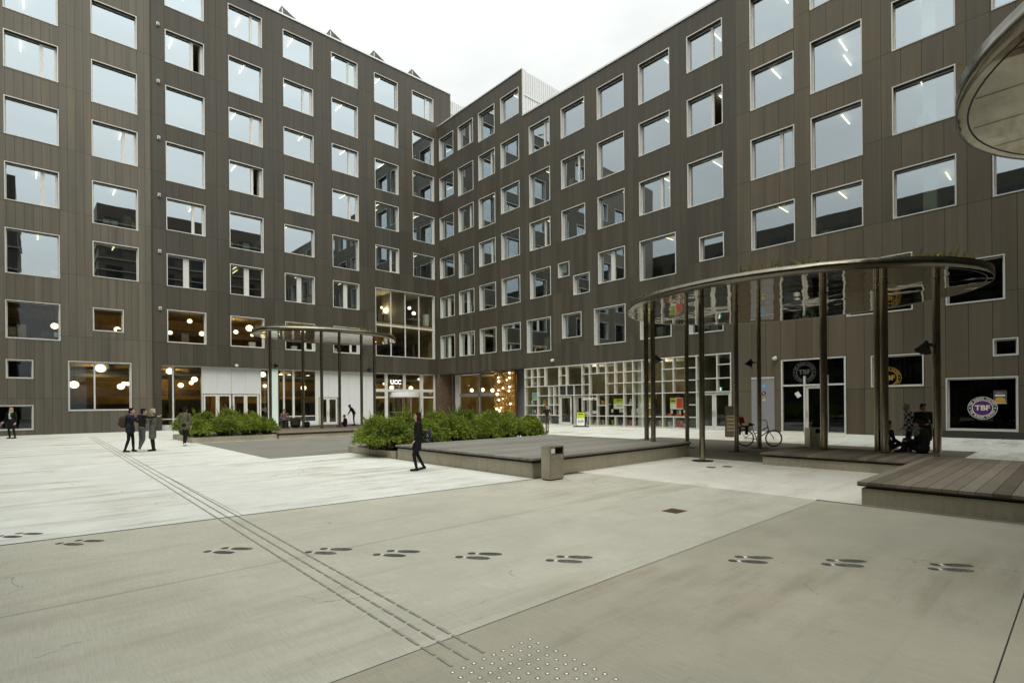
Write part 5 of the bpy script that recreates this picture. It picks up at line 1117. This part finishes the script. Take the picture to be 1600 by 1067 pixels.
    if hairlen == 'long':
        for q in range(11): a = R(170 + 200 * q / 10); ellipsoid(m, hp(.075 * math.cos(a), -.01 + .075 * math.sin(a), -.08 - .02 * (q % 3)), (.03, .03, .15), HM, hl, 8, 8)
    if hairlen == 'bob':
        for q in range(11): a = R(165 + 210 * q / 10); ellipsoid(m, hp(.075 * math.cos(a), -.005 + .075 * math.sin(a), -.05), (.03, .03, .11), HM, hl, 8, 8)
    for i in range(len(m.v)): m.v[i] = tuple(W @ Vector(m.v[i]))
    m.build('hair', t, True)
    m = MB()
    for sx in (-1, 1): ellipsoid(m, hp(sx * .03, .083, .012), (.011, .008, .007), HM, 'white_paint', 8, 6); ellipsoid(m, hp(sx * .03, .0895, .012), (.005, .004, .005), HM, 'hair_dark', 6, 5); ellipsoid(m, hp(sx * .03, .086, .034), (.018, .008, .005), HM, hl, 6, 5)
    for i in range(len(m.v)): m.v[i] = tuple(W @ Vector(m.v[i]))
    m.build('eyes', t, True); m = MB(); ellipsoid(m, hp(0, .09, -.061), (.022, .006, .006), HM, 'cloth_pink', 8, 5)
    for i in range(len(m.v)): m.v[i] = tuple(W @ Vector(m.v[i]))
    m.build('mouth', t, True)
    if scarf:
        m = MB()
        for q in range(12): a = q * .5236; ellipsoid(m, J['nec'] + Vector((.065 * math.cos(a), .01 + .06 * math.sin(a), .01 + .01 * (q % 2))), (.035, .035, .04), None, scarf, 8, 6)
        ellipsoid(m, J['che'] + Vector((.01, .125, .0)), (.05, .03, .16), None, scarf, 8, 8); ellipsoid(m, J['che'] + Vector((-.01, .12, -.16)), (.075, .04, .05), None, scarf, 8, 8)
        for i in range(len(m.v)): m.v[i] = tuple(W @ Vector(m.v[i]))
        m.build('scarf', t, True)
    return t, W
def bagpack(name, lab, W, c, r, mat, cat='backpack', strap=True):
    p = W @ Vector(c); t = thing(name, lab, cat, p); m = MB(); i0 = 0
    ellipsoid(m, (0, 0, 0), r, None, mat, 16, 12)
    for i in range(len(m.v)):
        v = Vector(m.v[i]); v = Vector((math.copysign(abs(v.x / r[0]) ** .7 * r[0], v.x), math.copysign(abs(v.y / r[1]) ** .7 * r[1], v.y), math.copysign(abs(v.z / r[2]) ** .7 * r[2], v.z))); m.v[i] = tuple(W @ (v + Vector(c)))
    m.build('sack', t, True); m = MB(); ellipsoid(m, (c[0], c[1] - r[1] * .85, c[2] - r[2] * .3), (r[0] * .7, r[1] * .45, r[2] * .4), None, mat, 12, 8)
    for i in range(len(m.v)): m.v[i] = tuple(W @ Vector(m.v[i]))
    m.build('front_pocket', t, True)
    if strap:
        m = MB()
        for s in (-1, 1): m.tube([W @ (Vector(c) + Vector((s * r[0] * .6, r[1] * .6, r[2] * .75))), W @ (Vector(c) + Vector((s * r[0] * .7, r[1] + .17, r[2] * .9))), W @ (Vector(c) + Vector((s * r[0] * .8, r[1] + .22, 0))), W @ (Vector(c) + Vector((s * r[0] * .7, r[1] * .6, -r[2] * .7)))], .014, mat, 6)
        m.build('strap', t)
    return t
VIEW = math.degrees(math.atan2(.7395, .6731))            # heading away from the camera
LEFT, RIGHT, BACK, TOWARD = VIEW + 90, VIEW - 90, VIEW, VIEW + 180
# woman in black walking left in front of the big deck
t, W = person('woman in a long black coat walking past the large grey deck', (8.22, 13.06, 0), LEFT + 12, 1.66, dict(kL=(-.10, .14, .50), aL=(-.09, .06, .09), tL=(-.095, .23, .035), kR=(.10, .04, .50), aR=(.09, -.16, .12), tR=(.10, .0, .035), eL=(-.24, .0, 1.15), wL=(-.22, .12, .93), eR=(.24, -.08, 1.17), wR=(.2, -.2, 1.02)), coat='cloth_black', coat_len=.55, hair='hair_red', hairlen='long', bulk=1.04, headturn=6)
bagpack('shoulder_bag', 'black and white floral bag carried behind the woman in the long black coat', W, (.10, -.30, 1.05), (.15, .12, .2), 'bag_floral', 'bag')
# three people embracing
t, W = person('person in a dark jacket with a brown backpack, left of the embracing trio', (3.06, 27.45, 0), RIGHT + 14, 1.86, dict(eR=(.24, .22, 1.33), wR=(.14, .42, 1.40), eL=(-.24, .16, 1.2), wL=(-.14, .36, 1.18), kL=(-.11, .05, .5), aL=(-.12, .06, .09), tL=(-.13, .22, .035), kR=(.1, -.02, .5), aR=(.12, -.14, .09), tR=(.13, .02, .035), hea=(0, .07, 1.62), nec=(0, .03, 1.48)), top='cloth_navy', legs='cloth_black', coat='cloth_navy', coat_len=.2, hair='hair_dark')
bagpack('backpack', 'brown backpack on the left person of the embracing trio', W, (0, -.24, 1.2), (.16, .13, .24), 'bag_brown')
person('middle person of the embracing trio in a black jumper and grey trousers', (3.42, 27.02, 0), BACK - 25, 1.84, dict(eR=(.27, .16, 1.38), wR=(.38, .37, 1.42), eL=(-.30, .12, 1.33), wL=(-.3, .34, 1.36), hea=(0, .08, 1.61), nec=(0, .04, 1.48), kL=(-.1, .0, .5), aL=(-.1, -.04, .09), kR=(.14, -.02, .5), aR=(.17, -.22, .13), tR=(.19, -.12, .04)), top='cloth_black', legs='cloth_grey', shoe='shoe_white', headturn=-30)
person('older fair haired person in a grey green coat, right of the embracing trio', (3.83, 27.22, 0), LEFT + 22, 1.80, dict(eR=(.2, .24, 1.25), wR=(.06, .4, 1.34), eL=(-.2, .2, 1.22), wL=(-.06, .38, 1.12)), top='cloth_greygreen', legs='cloth_black', coat='cloth_greygreen', coat_len=.75, hair='hair_grey', headturn=10)
# walker in olive jacket, seen from behind
person('person in an olive jacket walking away beside the left planter', (5.42, 29.3, 0), BACK + 8, 1.84, dict(eL=(-.27, -.02, 1.17), wL=(-.22, .12, 1.0), eR=(.27, -.06, 1.17), wR=(.24, -.02, .95), kL=(-.07, .08, .5), aL=(-.05, -.02, .10), tL=(-.06, .15, .035), kR=(.06, .0, .5), aR=(.05, -.16, .13), tR=(.055, -.02, .045)), top='cloth_olive', coat='cloth_olive', coat_len=.12, legs='cloth_black', shoe='shoe_white', hair='hair_dark', bulk=1.1)
# woman and child at the left edge
t, W = person('blond woman in a dark coat and white scarf at the left picture edge', (-.98, 45.4, 0), TOWARD + 10, 1.92, dict(eR=(.25, -.02, 1.16), wR=(.36, .06, .97), kR=(.11, .04, .5), kL=(-.11, .0, .5), aL=(-.14, -.05, .09)), coat='cloth_black', coat_len=.6, hair='hair_blond', hairlen='long', scarf='cloth_white', bulk=1.05)
person('small child in a pale blue jacket holding the hand of the blond woman', (-1.62, 45.0, 0), TOWARD - 5, 1.08, dict(eL=(-.28, .02, 1.28), wL=(-.48, .06, 1.36)), top='cloth_paleblue', legs='cloth_sand', shoe='shoe_black', hair='hair_dark', bulk=1.2)
# scooter rider
RH = TOWARD - 8
t, W = person('person riding a kick scooter past the end of the shrubs', (23.7, 22.8, .16), RH, 1.62, dict(eL=(-.25, .12, 1.2), wL=(-.2, .34, 1.12), eR=(.25, .12, 1.2), wR=(.2, .34, 1.12), kL=(-.08, .06, .5), kR=(.07, .1, .5), aL=(-.06, -.1, .09), tL=(-.06, .07, .035), aR=(.05, .12, .09), tR=(.05, .29, .035)), top='cloth_black', legs='cloth_grey', shorts=True, skin='skin_b', sleeves=False, hair='hair_dark')
s_ = thing('kick_scooter', 'black electric kick scooter under the rider by the shrubs', 'scooter', (23.7, 22.8, 0)); SW = Matrix.Translation((23.7, 22.8, 0)) @ Matrix.Rotation(R(RH - 90), 4, 'Z')
m = MB(); m.box((-.08, -.3, .10), (.08, .38, .155), 'black_plastic', SW); m.build('footboard', s_)
m = MB(); m.tube([SW @ Vector((0, .38, .13)), SW @ Vector((0, .52, .3)), SW @ Vector((0, .40, 1.12))], .026, 'black_metal', 8); m.build('stem', s_)
m = MB(); m.tube([SW @ Vector((-.25, .38, 1.12)), SW @ Vector((.25, .38, 1.12))], .018, 'black_metal', 8); m.build('handlebar', s_)
for y in (-.38, .55): m = MB(); m.tube([SW @ (Vector((0, y + .085 * math.cos(a), .105 + .085 * math.sin(a)))) for a in [2 * math.pi * k / 20 for k in range(21)]], .024, 'rubber', 8, False); m.tube([SW @ Vector((-.02, y, .105)), SW @ Vector((.02, y, .105))], .06, 'lamp_grey', 12); m.build('wheel', s_, True)
# man in checked shirt
t, W = person('white haired man in a checked shirt and jeans by the large canopy', (22.6, 4.25, 0), LEFT - 38, 1.82, dict(eL=(-.26, .02, 1.16), wL=(-.3, .16, .95), eR=(.25, -.03, 1.15), wR=(.24, .08, .93), hea=(0, .09, 1.60), nec=(0, .04, 1.47), che=(0, .02, 1.3), kL=(-.1, .08, .5)), top='cloth_check', coat='cloth_check', coat_len=.02, legs='cloth_jeans', hair='hair_grey', bulk=1.12, headturn=5)
SIT = dict(pel=(0, 0, .14), wai=(0, -.03, .31), che=(0, -.01, .51), nec=(0, .03, .67), hea=(0, .07, .81), hL=(-.095, .02, .12), hR=(.095, .02, .12), kL=(-.13, .40, .33), aL=(-.13, .72, .09), tL=(-.15, .86, .10), kR=(.12, .42, .26), aR=(.12, .80, .07), tR=(.13, .9, .17),
           sL=(-.185, .0, .61), eL=(-.23, .06, .36), wL=(-.16, .28, .34), sR=(.185, .0, .61), eR=(.23, .06, .36), wR=(.16, .28, .30))
person('person in dark clothes sitting with stretched legs on the low deck beside the posts', (19.0, 4.15, .36), RIGHT + 4, 1.75, SIT, top='cloth_black', legs='cloth_black', shoe='shoe_white', hair='hair_dark')
person('person in a black coat standing behind the low deck near its right post', (22.32, 3.82, 0), TOWARD - 25, 1.76, dict(eL=(-.24, .05, 1.16), wL=(-.08, .2, 1.1), eR=(.24, .0, 1.16), wR=(.15, .18, 1.0)), top='cloth_black', coat='cloth_black', coat_len=.7, legs='cloth_black', shoe='shoe_white', skin='skin_b', hair='hair_dark', bulk=1.16, headturn=15)
S2 = dict(SIT); S2.update(kL=(-.13, .36, .38), aL=(-.13, .44, .09), tL=(-.15, .6, .035), kR=(.12, .36, .38), aR=(.12, .46, .09), tR=(.13, .62, .035))
t, W = person('person in black clothes sitting with bent knees at the right end of the low deck', (19.05, 3.3, .36), BACK + 30, 1.8, S2, bulk=1.3, skin='skin_b')
bagpack('handbag', 'pale grey green bag beside the person sitting with bent knees on the low deck', W, (-.33, .0, .62), (.1, .06, .12), 'cloth_greygreen', 'bag', False)
# people under the left canopy
S3 = dict(SIT); S3.update({k: (v[0], v[1], v[2] + .36) for k, v in SIT.items() if k[0] in 'pwcnhse'}); S3.update(wL=(-.16, .28, .7), wR=(.16, .28, .7), kL=(-.13, .42, .50), aL=(-.13, .46, .09), tL=(-.15, .62, .035), kR=(.12, .42, .5), aR=(.12, .48, .09), tR=(.13, .64, .035))
person('person in a pink top and dark jacket sitting on a crate under the left canopy', (13.05, 38.0, .34), TOWARD + 30, 1.78, S3, top='cloth_pink', legs='cloth_black')
t = thing('crate', 'dark crate used as a seat under the left canopy', 'crate', (13.05, 38.0, .34)); m = MB(); m.box((12.85, 37.8, .34), (13.25, 38.2, .72), 'wood_dark'); m.build('body', t); m = MB(); m.box((12.83, 37.78, .66), (13.27, 38.22, .73), 'deck_edge'); m.build('rim', t)
I4 = Matrix.Identity(4)
bagpack('travel_bag', 'large dark olive bag lying on the deck under the left canopy', Matrix.Translation((13.75, 37.9, .34)), (0, 0, .36), (.34, .26, .36), 'bag_olive', 'bag', False)
bagpack('backpack', 'small black backpack leaning on a post under the left canopy', Matrix.Translation((14.42, 37.45, .34)), (0, 0, .22), (.17, .14, .22), 'cloth_black', 'backpack', False)
person('person in dark clothes crouching on the deck left of the long shrub bed', (16.75, 36.4, .34), LEFT + 30, 1.62, S2, bulk=1.2)
person('person in a dark jacket leaning forward behind the left end of the long shrub bed', (18.3, 38.2, .34), LEFT + 20, 1.72, dict(che=(0, .16, 1.26), nec=(0, .25, 1.40), hea=(0, .33, 1.50), wai=(0, .05, 1.1), sL=(-.18, .22, 1.36), sR=(.18, .22, 1.36), eL=(-.22, .3, 1.1), wL=(-.16, .42, .92), eR=(.22, .3, 1.1), wR=(.16, .42, .92)), top='cloth_black', legs='cloth_black', hair='hair_red')
